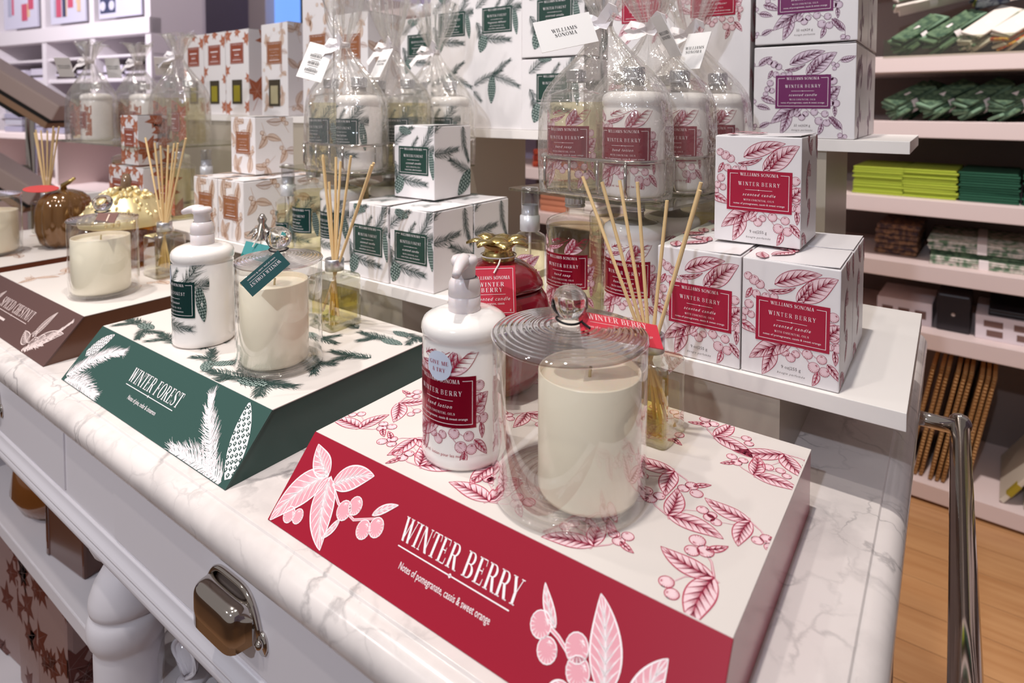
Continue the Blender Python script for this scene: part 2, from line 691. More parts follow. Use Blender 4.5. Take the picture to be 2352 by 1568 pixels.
def sans(txt, cap, shear=0., track=1.0):
    """text in the built-in face, as triangles; returns ink centred on x=0"""
    k = (txt, shear, track)
    if k not in FONT_CACHE:
        cu = bpy.data.curves.new('lettering', 'FONT')
        cu.body = txt
        cu.resolution_u = 2
        cu.shear = shear
        cu.space_character = track
        cu.align_x = 'CENTER'
        o = bpy.data.objects.new('lettering', cu)
        C.objects.link(o)
        dg = bpy.context.evaluated_depsgraph_get()
        me = bpy.data.meshes.new_from_object(o.evaluated_get(dg))
        FONT_CACHE[k] = [[(me.vertices[i].co.x, me.vertices[i].co.y) for i in p.vertices] for p in me.polygons]
        bpy.data.meshes.remove(me)
        bpy.data.objects.remove(o)
        bpy.data.curves.remove(cu)
    I = Ink()
    s = cap / .7
    for p in FONT_CACHE[k]:
        I.poly([(q[0] * s, q[1] * s) for q in p])
    return I


def centred(dst, src_w, x, y, c, w=3):
    I, wd = src_w
    dst.add(I, x - wd / 2, y, cmap={0: c}, w=w)


# --- botanical ink.  colours: 0 dark line, 1 tint
def leaf(L, W, bend=.15, nv=6, tint=True, ln=.35, sh=1.):
    I = Ink()
    n = 16

    def mid(t):
        return (L * t, bend * L * 4 * t * (1 - t) * .5)

    def hw(t):
        return W / 2 * (sin(PI * t ** .75) ** .85 if 0 < t < 1 else 0)

    def pt(t, s):
        x, y = mid(t)
        x1, y1 = mid(min(t + .01, 1))
        x0, y0 = mid(max(t - .01, 0))
        dx, dy = x1 - x0, y1 - y0
        l = math.hypot(dx, dy)
        return (x - dy / l * s, y + dx / l * s)
    T = [i / n for i in range(n + 1)]
    if tint:
        for i in range(n):
            a, b = T[i], T[i + 1]
            I.poly([pt(a, -hw(a)), pt(b, -hw(b)), pt(b, hw(b)), pt(a, hw(a))], 1, 0)
    for sg in (-1, 1):
        I.stroke([pt(t, sg * hw(t)) for t in T], [ln * (.6 + .8 * sin(PI * t)) for t in T], 0, 1)
    I.stroke([pt(t, 0) for t in T], [ln * 1.9 * (1 - .75 * t) for t in T], 0, 1)
    for k in range(nv):
        t0 = .06 + .80 * k / nv
        for sg in (-1, 1):
            t1 = min(t0 + .20, .97)
            m_ = (t0 + t1) / 2 + .03
            p = [pt(t0, 0), pt(m_, sg * hw(m_) * .55), pt(t1, sg * hw(t1) * .93)]
            I.stroke(p, [ln * 1.2, ln * .9, ln * .4], 0, 1)
            # engraved shading between the veins: a solid root and loose strokes
            dt = .80 / nv
            if sh > .5:
                g1, g2 = min(t0 + .12, .97), min(t0 + dt * .34, .98)
                I.poly([pt(t0 + .008, sg * hw(t0) * .03), pt(g2, sg * hw(g2) * .03), pt(g1, sg * hw(g1) * .50)], 0, 1)
            for j in range(7):
                a = t0 + dt * (.10 + .125 * j)
                e = min(a + .13 * (1.2 - .12 * j) * sh, .98)
                q = (.80 - .08 * j) * sh
                b0, b1 = pt(a, sg * hw(a) * .03), pt(min(a + dt * .075, 1), sg * hw(a) * .03)
                I.poly([b0, b1, pt(e, sg * hw(e) * q)], 0, 1)
    return I


def berry(r, ln=.28, tint=True):
    I = Ink()
    n = 16
    c = [(r * cos(2 * PI * k / n), r * sin(2 * PI * k / n)) for k in range(n)]
    if tint:
        I.poly(c, 1, 0)
    I.stroke(c + [c[0], c[1]], ln, 0, 1)
    for k in range(9):
        a = rad(-150 + 22 * k)
        I.poly([(r * cos(a - .05), r * sin(a - .05)), (r * cos(a + .05), r * sin(a + .05)), (r * .52 * cos(a), r * .52 * sin(a))], 0, 1)
    for k in range(5):
        a = rad(72 * k + 20)
        I.poly([(0, r * .55), (.16 * r + .28 * r * cos(a), r * .55 + .22 * r * sin(a)), (.28 * r * cos(a + .5), r * .55 + .22 * r * sin(a + .5))], 0, 1)
    return I


def berries(I, spots, ln=.28):
    for x, y, r in spots:
        I.add(berry(r, ln), x, y, rnd.uniform(-60, 60), w=.4)


def twig(I, pts, wd=.8, c=0):
    I.stroke(pts, [wd * (1 - .5 * i / len(pts)) for i in range(len(pts))], c, 0)
    I.stroke(pts, [wd * .45] * len(pts), 1, .6)


def lf(I, x0, y0, x1, y1, W, bend=.12, flip=False, **k):
    I.n = getattr(I, 'n', 0) + 1
    L = math.hypot(x1 - x0, y1 - y0)
    I.add(leaf(L, W, -bend if flip else bend, **k), x0, y0, math.degrees(math.atan2(y1 - y0, x1 - x0)), w=(I.n % 7) * .16)


def pine(I, pts, nl=9., dens=1.3, ln=.34, stem=.8, seed=1):
    """a needle branch along pts"""
    r = random.Random(seed)
    seg = []
    for i in range(len(pts) - 1):
        seg.append((pts[i], pts[i + 1]))
    tot = sum(math.dist(a, b) for a, b in seg)
    I.stroke(pts, [stem * (1 - .7 * i / (len(pts) - 1)) for i in range(len(pts))], 0, 1)
    run = 0
    for a, b in seg:
        L = math.dist(a, b)
        ang = math.atan2(b[1] - a[1], b[0] - a[0])
        k = int(L * dens * .72)
        for j in range(k):
            t = (j + r.random()) / max(k, 1)
            f = (run + L * t) / tot
            x, y = a[0] + (b[0] - a[0]) * t, a[1] + (b[1] - a[1]) * t
            for sg in (-1, 1):
                q = ang + sg * rad(r.uniform(38, 62) * (1.05 - .55 * f))
                l = nl * r.uniform(.85, 1.3) * (.8 + .35 * sin(PI * min(f * 1.15, 1)))
                p = q - sg * .22
                m1 = (x + l * .5 * cos(q), y + l * .5 * sin(q))
                e = (m1[0] + l * .5 * cos(p), m1[1] + l * .5 * sin(p))
                I.stroke([(x, y), m1, e], [ln, ln * .9, ln * .2], 0, 1 + .1 * (j % 3))
        run += L
    ang = math.atan2(pts[-1][1] - pts[-2][1], pts[-1][0] - pts[-2][0])
    for j in range(9):
        q = ang + rad(-44 + 11 * j)
        x, y = pts[-1]
        I.stroke([(x, y), (x + nl * .85 * cos(q), y + nl * .85 * sin(q))], [ln, ln * .2], 0, 1)


def cone(L, W, rows=9):
    """a hanging pine cone: overlapping scales. axis along +x"""
    I = Ink()
    n = 14
    o = []
    for i in range(n + 1):
        t = i / n
        o.append((L * t, W / 2 * sin(PI * (t * .86 + .12)) ** .8))
    for i in range(n):
        a, b = o[i], o[i + 1]
        I.poly([(a[0], -a[1]), (b[0], -b[1]), b, a], 0, 0)
    for i in range(rows):
        t = (i + .6) / (rows + .4)
        hw = W / 2 * sin(PI * (t * .86 + .12)) ** .8
        k = max(2, int(round(hw * 2 / (W / 4.2))))
        for j in range(k):
            y = -hw + 2 * hw * (j + .5 + (.25 if i % 2 else -.1)) / k
            y = max(-hw * .96, min(hw * .96, y))
            x = L * t
            s = L / rows * .62
            q = W / 4.2 * .43
            I.poly([(x - s * .7, y), (x, y - q), (x + s * .55, y - q * .3), (x + s * .55, y + q * .3), (x, y + q)], 1, 1)
            I.poly([(x - s * .3, y), (x + s * .15, y - q * .35), (x + s * .3, y), (x + s * .15, y + q * .35)], 0, 2)
    return I


def cn(I, x0, y0, x1, y1, W, rows=9):
    I.add(cone(math.hypot(x1 - x0, y1 - y0), W, rows), x0, y0, math.degrees(math.atan2(y1 - y0, x1 - x0)), w=1)


def maple(I, x, y, r, a0=0, c=0, w=0):
    P = []
    prof = [1, .45, .8, .35, .7, .3, .55, .3, .7, .35, .8, .45]
    for k, q in enumerate(prof):
        a = rad(a0 + 30 * k)
        P.append((x + r * q * cos(a), y + r * q * sin(a)))
    for k in range(len(P)):
        I.poly([(x, y), P[k - 1], P[k]], c, w)
    for k in range(0, 12, 2):
        I.stroke([(x, y), (x + (P[k][0] - x) * .85, y + (P[k][1] - y) * .85)], [.5, .15], 1, w + 1)


# ------------------------------------------------------------------ artwork (palette 0 line, 1 tint, 2 label, 3 white, 4 grey)
def label_art(x0, y0, x1, y1, title, kind, notes, nx=1):
    I = Ink()
    w, h = x1 - x0, y1 - y0
    cx = (x0 + x1) / 2
    I.rect(x0, y0, x1, y1, 2, 2, nx)
    k = w / 58.
    m, lw = 2.6 * k, .42 * k
    ft = y1 - 3.2 * k
    I.rect(x0 + m, y0 + m, x1 - m, y0 + m + lw, 3, 3, nx)
    I.rect(x0 + m, y0 + m, x0 + m + lw, ft, 3, 3)
    I.rect(x1 - m - lw, y0 + m, x1 - m, ft, 3, 3)
    I.rect(x0 + m, ft - lw, cx - 19 * k, ft, 3, 3)
    I.rect(cx + 19 * k, ft - lw, x1 - m, ft, 3, 3)

    def fit(txt, cap, wid, y, tk):
        a = serif(txt, cap, tk, 1., True)
        a = serif(txt, cap, tk, wid / a[1], True)
        centred(I, a, cx, y, 3)
    fit('WILLIAMS SONOMA', 2.9 * k, 34 * k, ft - 2.1 * k, .07)
    if title:
        fit(title, 3.5 * k, 37 * k, y0 + h * .625, .34)
    else:
        I.rect(cx - 17 * k, y0 + h * .64, cx + 17 * k, y0 + h * .69, 3, 3, 4)
    yy = y0 + h * .52
    I.rect(cx - 12 * k, yy, cx + 12 * k, yy + .3 * k, 3, 3, 4)
    I.poly([(cx - .6 * k, yy + .15 * k), (cx, yy - .5 * k), (cx + .6 * k, yy + .15 * k), (cx, yy + .8 * k)], 3, 3)
    if title:
        I.add(sans(kind, 2.7 * k, .35, 1.25), cx, y0 + h * .375, cmap={0: 3}, w=3)
    else:
        I.rect(cx - 10 * k, y0 + h * .40, cx + 10 * k, y0 + h * .44, 3, 3, 4)
    fit('WITH ESSENTIAL OILS', 1.7 * k, 27 * k, y0 + h * .25, .2)
    if title and notes:
        I.add(sans(notes, 1.75 * k, 0, 1.0), cx, y0 + h * .155, cmap={0: 3}, w=3)
    else:
        I.rect(cx - 19 * k, y0 + h * .165, cx + 19 * k, y0 + h * .19, 3, 3, 4)
    return I


NB = 'notes of pomegranate, cassis & sweet orange'
NF = 'notes of pine, cedar & cinnamon'
NC = ''


def berry_art(W, H, lx=12., ly=31., s=1.):
    """the berry sprig composition around a label whose corner is (lx,ly)"""
    I = Ink()
    ox, oy = lx - 12 * s, ly - 31 * s
    J = Ink()
    lf(J, 27, 82, 64, 96, 13, .10)
    lf(J, 50, 70, 76, 94, 17, .14)
    lf(J, 45, 70, 56, 90, 9, -.10, nv=5)
    twig(J, [(26, 70), (20, 76), (12, 82)])
    lf(J, 22, 76, 44, 82, 4, -.2, nv=4)
    lf(J, 8, 76, 3, 66, 4.5, .1, nv=3)
    berries(J, [(10, 83, 4.2), (15, 80, 3.8), (5, 86, 3.4), (12, 71, 3.6), (20, 70, 3.4), (27, 71, 3.2)])
    berries(J, [(6, 61, 3.8), (3, 54, 3.4), (8, 52, 3.2), (1, 48, 3.)])
    lf(J, -4, 44, 14, 36, 8, .1, nv=4)
    lf(J, 68, 42, 80, 56, 12, .12, nv=4)
    berries(J, [(73, 62, 4.), (72, 53, 4.2), (74, 44, 3.4), (76, 37, 4.), (71, 37, 3.)])
    lf(J, 74, 34, 75, 22, 4, .1, nv=3)
    lf(J, 42, 34, 7, 13, 15, -.12)
    lf(J, 27, 28, 18, 1, 11, .10, nv=5)
    twig(J, [(42, 34), (52, 24), (58, 17), (64, 12)])
    twig(J, [(46, 34), (58, 27), (66, 22)])
    berries(J, [(36, 25, 3.8), (41, 21, 3.8), (45, 25, 3.2), (54, 27, 4.), (65, 25, 3.8), (59, 17, 4.4), (67, 15, 4.)])
    lf(J, 69, 22, 79, 9, 6, .08, nv=4)
    lf(J, 62, 14, 58, 1, 5, .14, nv=3)
    I.add(J, ox, oy, 0, s)
    return I


def berry_face(W, H, size, kind='scented candle', lx=12., ly=31., s=1., extra=0):
    I = berry_art(W, H, lx, ly, s)
    if extra:
        for x, y, a, q, fl in ((6, 92, 30, .9, False), (100, 96, 200, .8, True), (4, 40, -20, .8, False), (104, 12, 120, .9, False), (90, 66, 70, .8, True), (8, 12, 20, .7, False)):
            J = Ink()
            lf(J, 0, 0, 22, 2, 9, .12, nv=5)
            twig(J, [(0, 0), (-6, 3), (-10, 8)])
            berries(J, [(-6, 6, 3.4), (-11, 9, 3.2), (-10, 2, 3.)])
            I.add(J, x, y, a, q, fl)
    l = (lx, ly, lx + 58.5 * s, ly + 38.6 * s)
    I.cut(*l).clip(.4, .4, W - .4, H - .4)
    L = label_art(*l, 'WINTER BERRY', kind, NB)
    cx = (l[0] + l[2]) / 2
    J = Ink()
    if not size:
        return I, L
    a, b = size
    J.add(sans(a + '|' + b, 2.6 * s), cx, ly - 20.5 * s, cmap={0: 4}, w=2)
    J.add(sans('bougie parfum\u00e9e', 1.9 * s, .35, 1.2), cx, ly - 25.5 * s, cmap={0: 4}, w=2)
    return I, L.add(J)


def berry_scatter(W, H, n, seed, s=1.):
    r = random.Random(seed)
    I = Ink()
    for k in range(n):
        J = Ink()
        lf(J, 0, 0, 20, 4, 9, .12, nv=5)
        lf(J, 0, 0, -14, 9, 7, -.12, nv=5)
        twig(J, [(0, 0), (-2, 7), (-6, 13)])
        berries(J, [(-3, 10, 2.6), (-8, 13, 2.8), (-3, 15, 2.4)])
        I.add(J, r.uniform(0, W), r.uniform(0, H), r.uniform(0, 360), s * r.uniform(.8, 1.2), r.random() < .5)
    return I.clip(.4, .4, W - .4, H - .4)


def pine_art(seed=3):
    J = Ink()
    pine(J, [(-4, 74), (14, 88), (34, 99)], 10, 1.5, seed=seed)
    cn(J, 10, 98, 34, 92, 12, 8)
    pine(J, [(44, 70), (62, 66), (80, 70)], 13, 1.7, seed=seed + 1)
    pine(J, [(56, 72), (66, 84), (74, 104)], 11, 1.6, seed=seed + 2)
    cn(J, 71, 66, 76, 28, 10, 11)
    pine(J, [(34, 70), (40, 78), (45, 84)], 6, 1.4, seed=seed + 3)
    pine(J, [(-3, 52), (4, 40), (6, 20)], 10, 1.7, seed=seed + 4)
    pine(J, [(4, 28), (30, 24), (60, 21)], 11, 1.6, seed=seed + 5)
    cn(J, 14, 30, 5, 4, 18, 7)
    return J


def pine_face(W, H, kind='scented candle', lx=9., ly=33., s=1., extra=0):
    I = Ink()
    I.add(pine_art(), lx - 9 * s, ly - 33 * s, 0, s)
    if extra:
        e = Ink()
        y = ly - 50 * s
        pine(e, [(2, y - 34), (26, y - 22), (46, y - 16), (60, y - 10)], 10, 1.4, seed=21)
        pine(e, [(40, y - 18), (66, y - 24), (96, y - 36)], 11, 1.4, seed=22)
        pine(e, [(44, y - 16), (64, y - 2), (78, y + 6)], 9, 1.4, seed=23)
        cn(e, 42, y - 20, 40, y - 66, 17, 11)
        pine(e, [(0, y - 44), (8, y - 52), (16, y - 60)], 8, 1.4, seed=24)
        I.add(e)
    l = (lx, ly, lx + 58 * s, ly + 40 * s)
    I.cut(*l).clip(.4, .4, W - .4, H - .4)
    return I, label_art(*l, 'WINTER FOREST', kind, NF)


def pine_side(W, H, seed=5):
    I = Ink()
    pine(I, [(-4, H * .62), (20, H * .62), (46, H * .66)], 11, 1.6, seed=seed)
    pine(I, [(60, H * .98), (63, H * .7), (72, H * .5)], 9, 1.7, seed=seed + 1)
    pine(I, [(80, H * .30), (58, H * .40), (34, H * .52)], 11, 1.6, seed=seed + 2)
    cn(I, 78, H * .34, 50, 2, 22, 9)
    pine(I, [(0, H * .9), (8, H * 1.02)], 11, 1.6, seed=seed + 3)
    return I.clip(.4, .4, W - .4, H - .4)


def pine_scatter(W, H, n, seed, s=1.):
    r = random.Random(seed)
    I = Ink()
    for k in range(n):
        J = Ink()
        pine(J, [(-14, -3), (0, 0), (16, 6)], 8, 1.25, ln=.3, seed=seed + k)
        pine(J, [(0, 0), (10, -9)], 7, 1.25, ln=.3, seed=seed + k + 50)
        if k % 3 == 0:
            cn(J, -6, -2, -26, -10, 10, 8)
        I.add(J, r.uniform(0, W), r.uniform(0, H), r.uniform(0, 360), s * r.uniform(.85, 1.25), r.random() < .5)
    return I.clip(.4, .4, W - .4, H - .4)


def nut_art(W, H, seed=1, s=1., n=4):
    """outlined leaves and chestnuts"""
    r = random.Random(seed)
    I = Ink()
    for k in range(n):
        J = Ink()
        lf(J, 0, 0, 30, 6, 13, .12, nv=7, tint=k % 2 == 0, ln=.5, sh=.3)
        lf(J, 0, 0, -4, -26, 12, .12, nv=7, ln=.5, sh=.3)
        twig(J, [(0, 0), (-10, 8), (-20, 18)], 1.)
        berries(J, [(-4, -4, 4.4), (-11, 2, 3.8)], .6)
        I.add(J, W * (.25 + .5 * (k % 2)) + r.uniform(-6, 6), H * (.12 + .8 * k / max(n - 1, 1)), r.uniform(0, 360), s)
    return I.clip(.4, .4, W - .4, H - .4)


def nut_face(W, H, title='SPICED CHESTNUT', kind='scented candle', lx=16., ly=36., s=1., rust=False, win=None):
    I = Ink()
    if rust:
        r = random.Random(3)
        for x, y, q in ((8, H - 14, 26), (W - 10, H - 26, 26), (4, H * .52, 22), (W - 4, H * .42, 22), (8, 14, 28), (W - 8, 20, 26), (W / 2, H - 6, 20), (W * .45, H * .2, 20)):
            maple(I, x, y, q, r.uniform(0, 90))
    else:
        for x, fl in ((W * .22, False), (W * .78, True)):
            for y in (H * .82, H * .18):
                lf(I, x + (-4 if fl else 4), y - 16, x + (3 if fl else -3), y + 16, 17, -.1 if fl else .1, nv=9, ln=.5, sh=.3)
        berries(I, [(W * .1, H * .5, 4), (W * .9, H * .46, 4), (W * .5, H * .93, 4)], .5)
        I.add(nut_art(W, H, int(W + H), .8, 5 + int(H > 150) * 3))
    l = (lx, ly, W - lx, ly + (W - 2 * lx) * .86)
    I.cut(*l).clip(.4, .4, W - .4, H - .4)
    return I, label_art(*l, title, kind, NC)


def maple_side(W, H, seed=2):
    r = random.Random(seed)
    I = Ink()
    for k in range(5):
        maple(I, W * r.uniform(.15, .85), H * (k + .4) / 5, W * r.uniform(.34, .5), r.uniform(0, 90))
    I.stroke([(W * .1, H * .05), (W * .5, H * .5), (W * .8, H)], 1.2, 0)
    return I.clip(.4, .4, W - .4, H - .4)


P_BERRY = [REDI, PINKI, REDL, WHITEI, GREYT]
P_PLUM = [PLUMI, PLUMT, PLUM, WHITEI, GREYT]
P_PINE = [GREENI, GREENT, GREENL, WHITEI, GREYT]
P_NUT = [TANI, TANT, TANL, WHITEI, GREYT]
P_RUST = [RUSTI, TANT, RUST, WHITEI, GREYT]
P_BFOIL = [REDI, PINKI, REDF, WHITEI, REDI]
P_GFOIL = [GREENI, GREENT, GREENF, WHITEI, GREENI]


# ------------------------------------------------------------------ cartons
CART = {}


def carton_meshes(key, w, d, h, face, side, top, pal, window=None):
    """w,d,h in metres; front faces -y; origin at the middle of the base"""
    b = MB()
    b.box(-w / 2, -d / 2, 0, w / 2, d / 2, h - .0012, bev=.0011)
    body = b.me('carton', [CARD])
    # the tuck flap: a thin lid that springs up a little towards its right edge
    n = 8
    V, F = [], []
    for i in range(n + 1):
        t = i / n
        z = h - .0008 + .0016 * t ** 3
        x = -w / 2 + .0012 + (w - .0024) * t
        for yy, zz in ((-d / 2 + .0016, z - .0006), (-d / 2 + .0016, z), (d / 2 - .0016, z), (d / 2 - .0016, z - .0006)):
            V.append((x, yy, zz))
    for i in range(n):
        for k in range(4):
            k2 = (k + 1) % 4
            F.append((i * 4 + k, i * 4 + k2, i * 4 + 4 + k2, i * 4 + 4 + k))
    F += [(3, 2, 1, 0), (n * 4, n * 4 + 1, n * 4 + 2, n * 4 + 3)]
    F = [f[::-1] for f in F]
    flap = mesh('top_flap', V, F, CARD)
    art, lab = face
    fp = plane((-w / 2, -d / 2, 0), (1, 0, 0), (0, 0, 1))
    sp = plane((w / 2, -d / 2, 0), (0, 1, 0), (0, 0, 1))
    allv = Ink()
    me1 = art.me('front_print', fp, pal)
    me2 = lab.me('label', fp, pal)
    me3 = side.me('side_print', sp, pal) if side else None
    me4 = None
    if top:
        tp = plane((-w / 2, -d / 2, h + .0004), (1, 0, 0), (0, 1, 0))
        me4 = top.me('top_print', lambda u, v, q: tp(u, v, q) + Vector((0, 0, .0016 * (u / w) ** 3)), pal)
    CART[key] = (body, flap, me1, me2, me3, me4, window)


def carton(key, name, label, cat, x, y, z, group=None, rz=0):
    t = thing(name, label, cat, (x, y, z), rz, group)
    body, flap, a, l, s, tp, win = CART[key]
    for n, m in (('carton', body), ('top_flap', flap), ('front_print', a), ('label', l), ('side_print', s), ('top_print', tp)):
        if m:
            link(n, m, t)
    if win:
        link('window', win, t)
    return t


BW, BH = .078, .103
carton_meshes('berry9', BW, BW, BH, berry_face(78, 103, ('9 oz', '255 g')), berry_scatter(78, 103, 5, 4), berry_scatter(78, 78, 4, 8, 1.2), P_BERRY)
carton_meshes('pine9', BW, BW, BH, pine_face(78, 103), pine_side(78, 103), pine_scatter(78, 78, 3, 8), P_PINE)
carton_meshes('nut9', BW, BW, BH, nut_face(78, 103), nut_art(78, 103, 5), nut_art(78, 78, 6, 1., 3), P_NUT)
carton_meshes('rust9', BW, BW, BH, nut_face(78, 103, None, rust=True), maple_side(78, 103), maple_side(78, 78, 4), P_RUST)
carton_meshes('plum22', .1175, .108, .117, berry_face(117.5, 117, ('22 oz', '624 g'), lx=27, ly=37, s=1.09, extra=1), berry_scatter(108, 117, 6, 14), None, P_PLUM)
carton_meshes('pine22', .1175, .108, .117, pine_face(117.5, 117, lx=30, ly=46, s=1.15), pine_side(108, 117), None, P_PINE)
carton_meshes('berrytall', .104, .104, .245, berry_face(104, 245, None, 'fragrance diffuser', lx=23, ly=162, s=1.05, extra=0), berry_scatter(104, 245, 9, 24), None, P_BERRY)
carton_meshes('pinetall', .104, .104, .245, pine_face(104, 245, 'fragrance diffuser', lx=20, ly=165, s=1.1, extra=1), pine_side(104, 245), None, P_PINE)
_a, _l = berry_face(104, 245, None, 'fragrance diffuser', lx=23, ly=162, s=1.05)
_a.add(berry_scatter(100, 118, 7, 31, 1.25), 2, 8)
carton_meshes('berrytall', .104, .104, .245, (_a, _l), berry_scatter(104, 245, 9, 24), None, P_BERRY)


def window_mesh(w, z0, z1, d, oil):
    b = MB()
    b.box(-w / 2, -d / 2 - .0012, z0, w / 2, -d / 2 + .001, z1, 0)  # flat proud plate; the shade of a recess is only its dark colour
    b.box(-w * .32, -d / 2 - .0016, z0 + .006, w * .32, -d / 2, z1 - .014, 1)
    return b.me('window', [mat('painted_recess_shade', (62, 54, 40), .5), oil])


OILB = mat('oil_in_bottle', (150, 138, 24), .15)
OILC = mat('pale_oil_in_bottle', (176, 166, 132), .15)
carton_meshes('rusttall', .104, .104, .212, nut_face(104, 212, None, 'fragrance diffuser', lx=22, ly=128, rust=True), maple_side(104, 212), None, P_RUST,
              window_mesh(.044, .028, .088, .104, OILB))
carton_meshes('nuttall', .104, .104, .215, nut_face(104, 215, 'SPICED CHESTNUT', 'fragrance diffuser', lx=22, ly=120), nut_art(104, 215, 7, 1.2, 5), None, P_NUT,
              window_mesh(.044, .022, .084, .104, OILC))
carton_meshes('nutbig', .104, .104, .26, nut_face(104, 260, 'SPICED CHESTNUT', 'fragrance diffuser', lx=24, ly=130), nut_art(104, 260, 9, 1.3, 5), None, P_NUT)
carton_meshes('nutplain', .104, .104, .215, nut_face(104, 215, 'SPICED CHESTNUT', 'fragrance diffuser', lx=22, ly=120), nut_art(104, 215, 17, 1.4, 4), None, P_NUT)
carton_meshes('pineshort', .104, .104, .212, pine_face(104, 212, 'fragrance diffuser', lx=20, ly=135, s=1.1, extra=1), pine_side(104, 212), None, P_PINE)


# ------------------------------------------------------------------ bottles
BR, ANG = .0325, rad(-88)
BODY = [(0, .0005), (BR - .004, 0), (BR - .0002, .0012), (BR + .0008, .004), (BR + .0006, .009), (BR, .012), (BR, .0915), (BR - .0008, .0935), (BR + .0004, .0955), (BR + .0010, .0985), (BR + .0008, .1025), (BR - .0008, .1058),
        (BR - .0045, .1085), (.020, .1112), (.0, .1115)]
NECK = [(.0262, .1093), (.0205, .1113), (.0135, .1130), (.0108, .1145), (.0104, .1165), (.0104, .1215)]
BM = {}


def bottle_art(pal, art, lab):
    mp = cylmap(BR + .0001, .0025, ANG, .0412)
    return art.me('print', mp, pal), lab.me('label', mp, pal)


def mk_bottle_meshes():
    b = MB().lathe(BODY, 48)
    BM['body_w'] = b.me('body', [LOTION], True)
    b = MB().lathe([(BR - .005, .0004), (BR - .0012, .001), (BR, .004), (BR, .093), (BR + .0006, .0945), (BR + .0006, .1015), (BR - .001, .1055), (BR - .005, .1085), (.020, .111), (.0132, .1128), (.0106, .1142), (.0104, .1215)], 48)
    BM['body_g'] = b.me('body', [GLASS], True)
    b = MB().lathe([(0, .003), (BR - .004, .003), (BR - .0022, .006), (BR - .0022, .0985), (0, .0985)], 40)
    BM['liquid'] = b.me('liquid', [SOAPL], True)
    b = MB().lathe(NECK, 32)
    BM['neck'] = b.me('neck', [mat('bottle_neck', (150, 142, 136), .1, coat=.6)], True)
    n = 44
    b = MB()
    V, F = [], []
    cap = [(.0110, .1205, 0), (.0116, .121, 0), (.0116, .1228, 0), (.0110, .1234, 0), (.0110, .1246, 0), (.0116, .1250, 1), (.0116, .1336, 1), (.0106, .1348, 0), (0, .135, 0)]
    for i, (r, z, kn) in enumerate(cap):
        for k in range(n):
            a = 2 * PI * k / n
            q = r - (.00035 if kn and k % 2 else 0)
            V.append((q * cos(a), q * sin(a), z))
    for i in range(len(cap) - 1):
        for k in range(n):
            k2 = (k + 1) % n
            F.append((i * n + k, i * n + k2, (i + 1) * n + k2, (i + 1) * n + k))
    b.add(V, F)
    BM['cap'] = b.me('screw_cap', [STEEL])
    # pump
    b = MB().lathe([(.0120, .1110), (.0126, .1118), (.0126, .1225), (.0122, .1228), (.0122, .1234), (.0126, .1238), (.0126, .1300), (.0120, .1335), (.0104, .1362), (.0096, .137)], 40)
    BM['collar'] = b.me('pump_collar', [PUMPM], True)
    b = MB().lathe([(.0086, .1362), (.0088, .1450), (.0096, .1462), (.0104, .1475), (.0106, .1505), (.0092, .1530), (0, .1542)], 32)
    pts, rr = [], []
    for i in range(8):
        t = i / 7
        pts.append((.002 + .027 * t, 0, .1492 + .0012 * sin(PI * t) - .0035 * t * t))
        rr.append(.0068 * (1 - .55 * t))
    b.tube(pts, rr, 12)
    BM['pump'] = b.me('pump_head', [PUMPM], True)
    # clear shoulder film on white bottles
    for k, pal, art, kinds in (('berry', P_BFOIL, berry_face, NB), ('pine', P_GFOIL, pine_face, NF)):
        for kd in ('hand lotion', 'hand soap'):
            if k == 'berry':
                a, l = berry_face(82, 92, ('16 fl oz', '473 ml'), kd, 13., 31.)
                a.P = [q for q in a.P if all(p[1] < 88 for p in q[0])]
                l.P = [q for q in l.P if q[2] != 4]
                l.add(sans('16 fl oz - 473 ml  ' + ('lotion pour les mains' if 'lot' in kd else 'savon pour les mains'), 2.3), 38, 9, cmap={0: 4}, w=2)
            else:
                a, l = pine_face(82, 92, kd)
                l.add(sans('16 fl oz - 473 ml  lotion pour les mains', 2.0), 38, 4, cmap={0: 4}, w=2)
            # the metallic label bends round the bottle: cut its panel into narrow strips
            lab2 = Ink()
            for pts, w, c in l.P:
                xs = [p[0] for p in pts]
                if max(xs) - min(xs) > 6 and len(pts) == 4:
                    x0, x1, y0, y1 = min(xs), max(xs), min(p[1] for p in pts), max(p[1] for p in pts)
                    lab2.rect(x0, y0, x1, y1, c, w, 14)
                else:
                    lab2.poly(pts, c, w)
            BM[k + kd] = bottle_art(pal, a, lab2)


mk_bottle_meshes()


def bottle(kind, scent, name, label, x, y, z, group=None, pump=None, rz=0):
    t = thing(name, label, 'bottle', (x, y, z), rz, group)
    if kind == 'hand lotion':
        link('body', BM['body_w'], t)
        if pump is None:
            link('neck', BM['neck'], t)
    else:
        link('body', BM['body_g'], t)
        link('liquid', BM['liquid'], t)
    a, l = BM[scent + kind]
    link('print', a, t)
    link('label', l, t)
    if pump is None:
        link('screw_cap', BM['cap'], t)
    else:
        link('pump_collar', BM['collar'], t)
        h = link('pump_head', BM['pump'], t)
        h.rotation_euler = (0, 0, pump)
    return t


def sticker(t, mats):
    I = Ink()
    n = 28
    I.poly([(11 * cos(2 * PI * k / n), 11 * sin(2 * PI * k / n)) for k in range(n)], 0, 5)
    # slice the disc so that it follows the curve
    J = Ink()
    for k in range(16):
        x0, x1 = -11 + 22 * k / 16, -11 + 22 * (k + 1) / 16
        y0, y1 = math.sqrt(max(0, 121 - x0 * x0)), math.sqrt(max(0, 121 - x1 * x1))
        J.poly([(x0, -y0), (x1, -y1), (x1, y1), (x0, y0)], 0, 5)
    centred(J, serif('GIVE ME', 2.9, .12), 0, 1.0, 1, 7)
    centred(J, serif('A TRY', 2.9, .12), 0, -4.2, 1, 7)
    return J


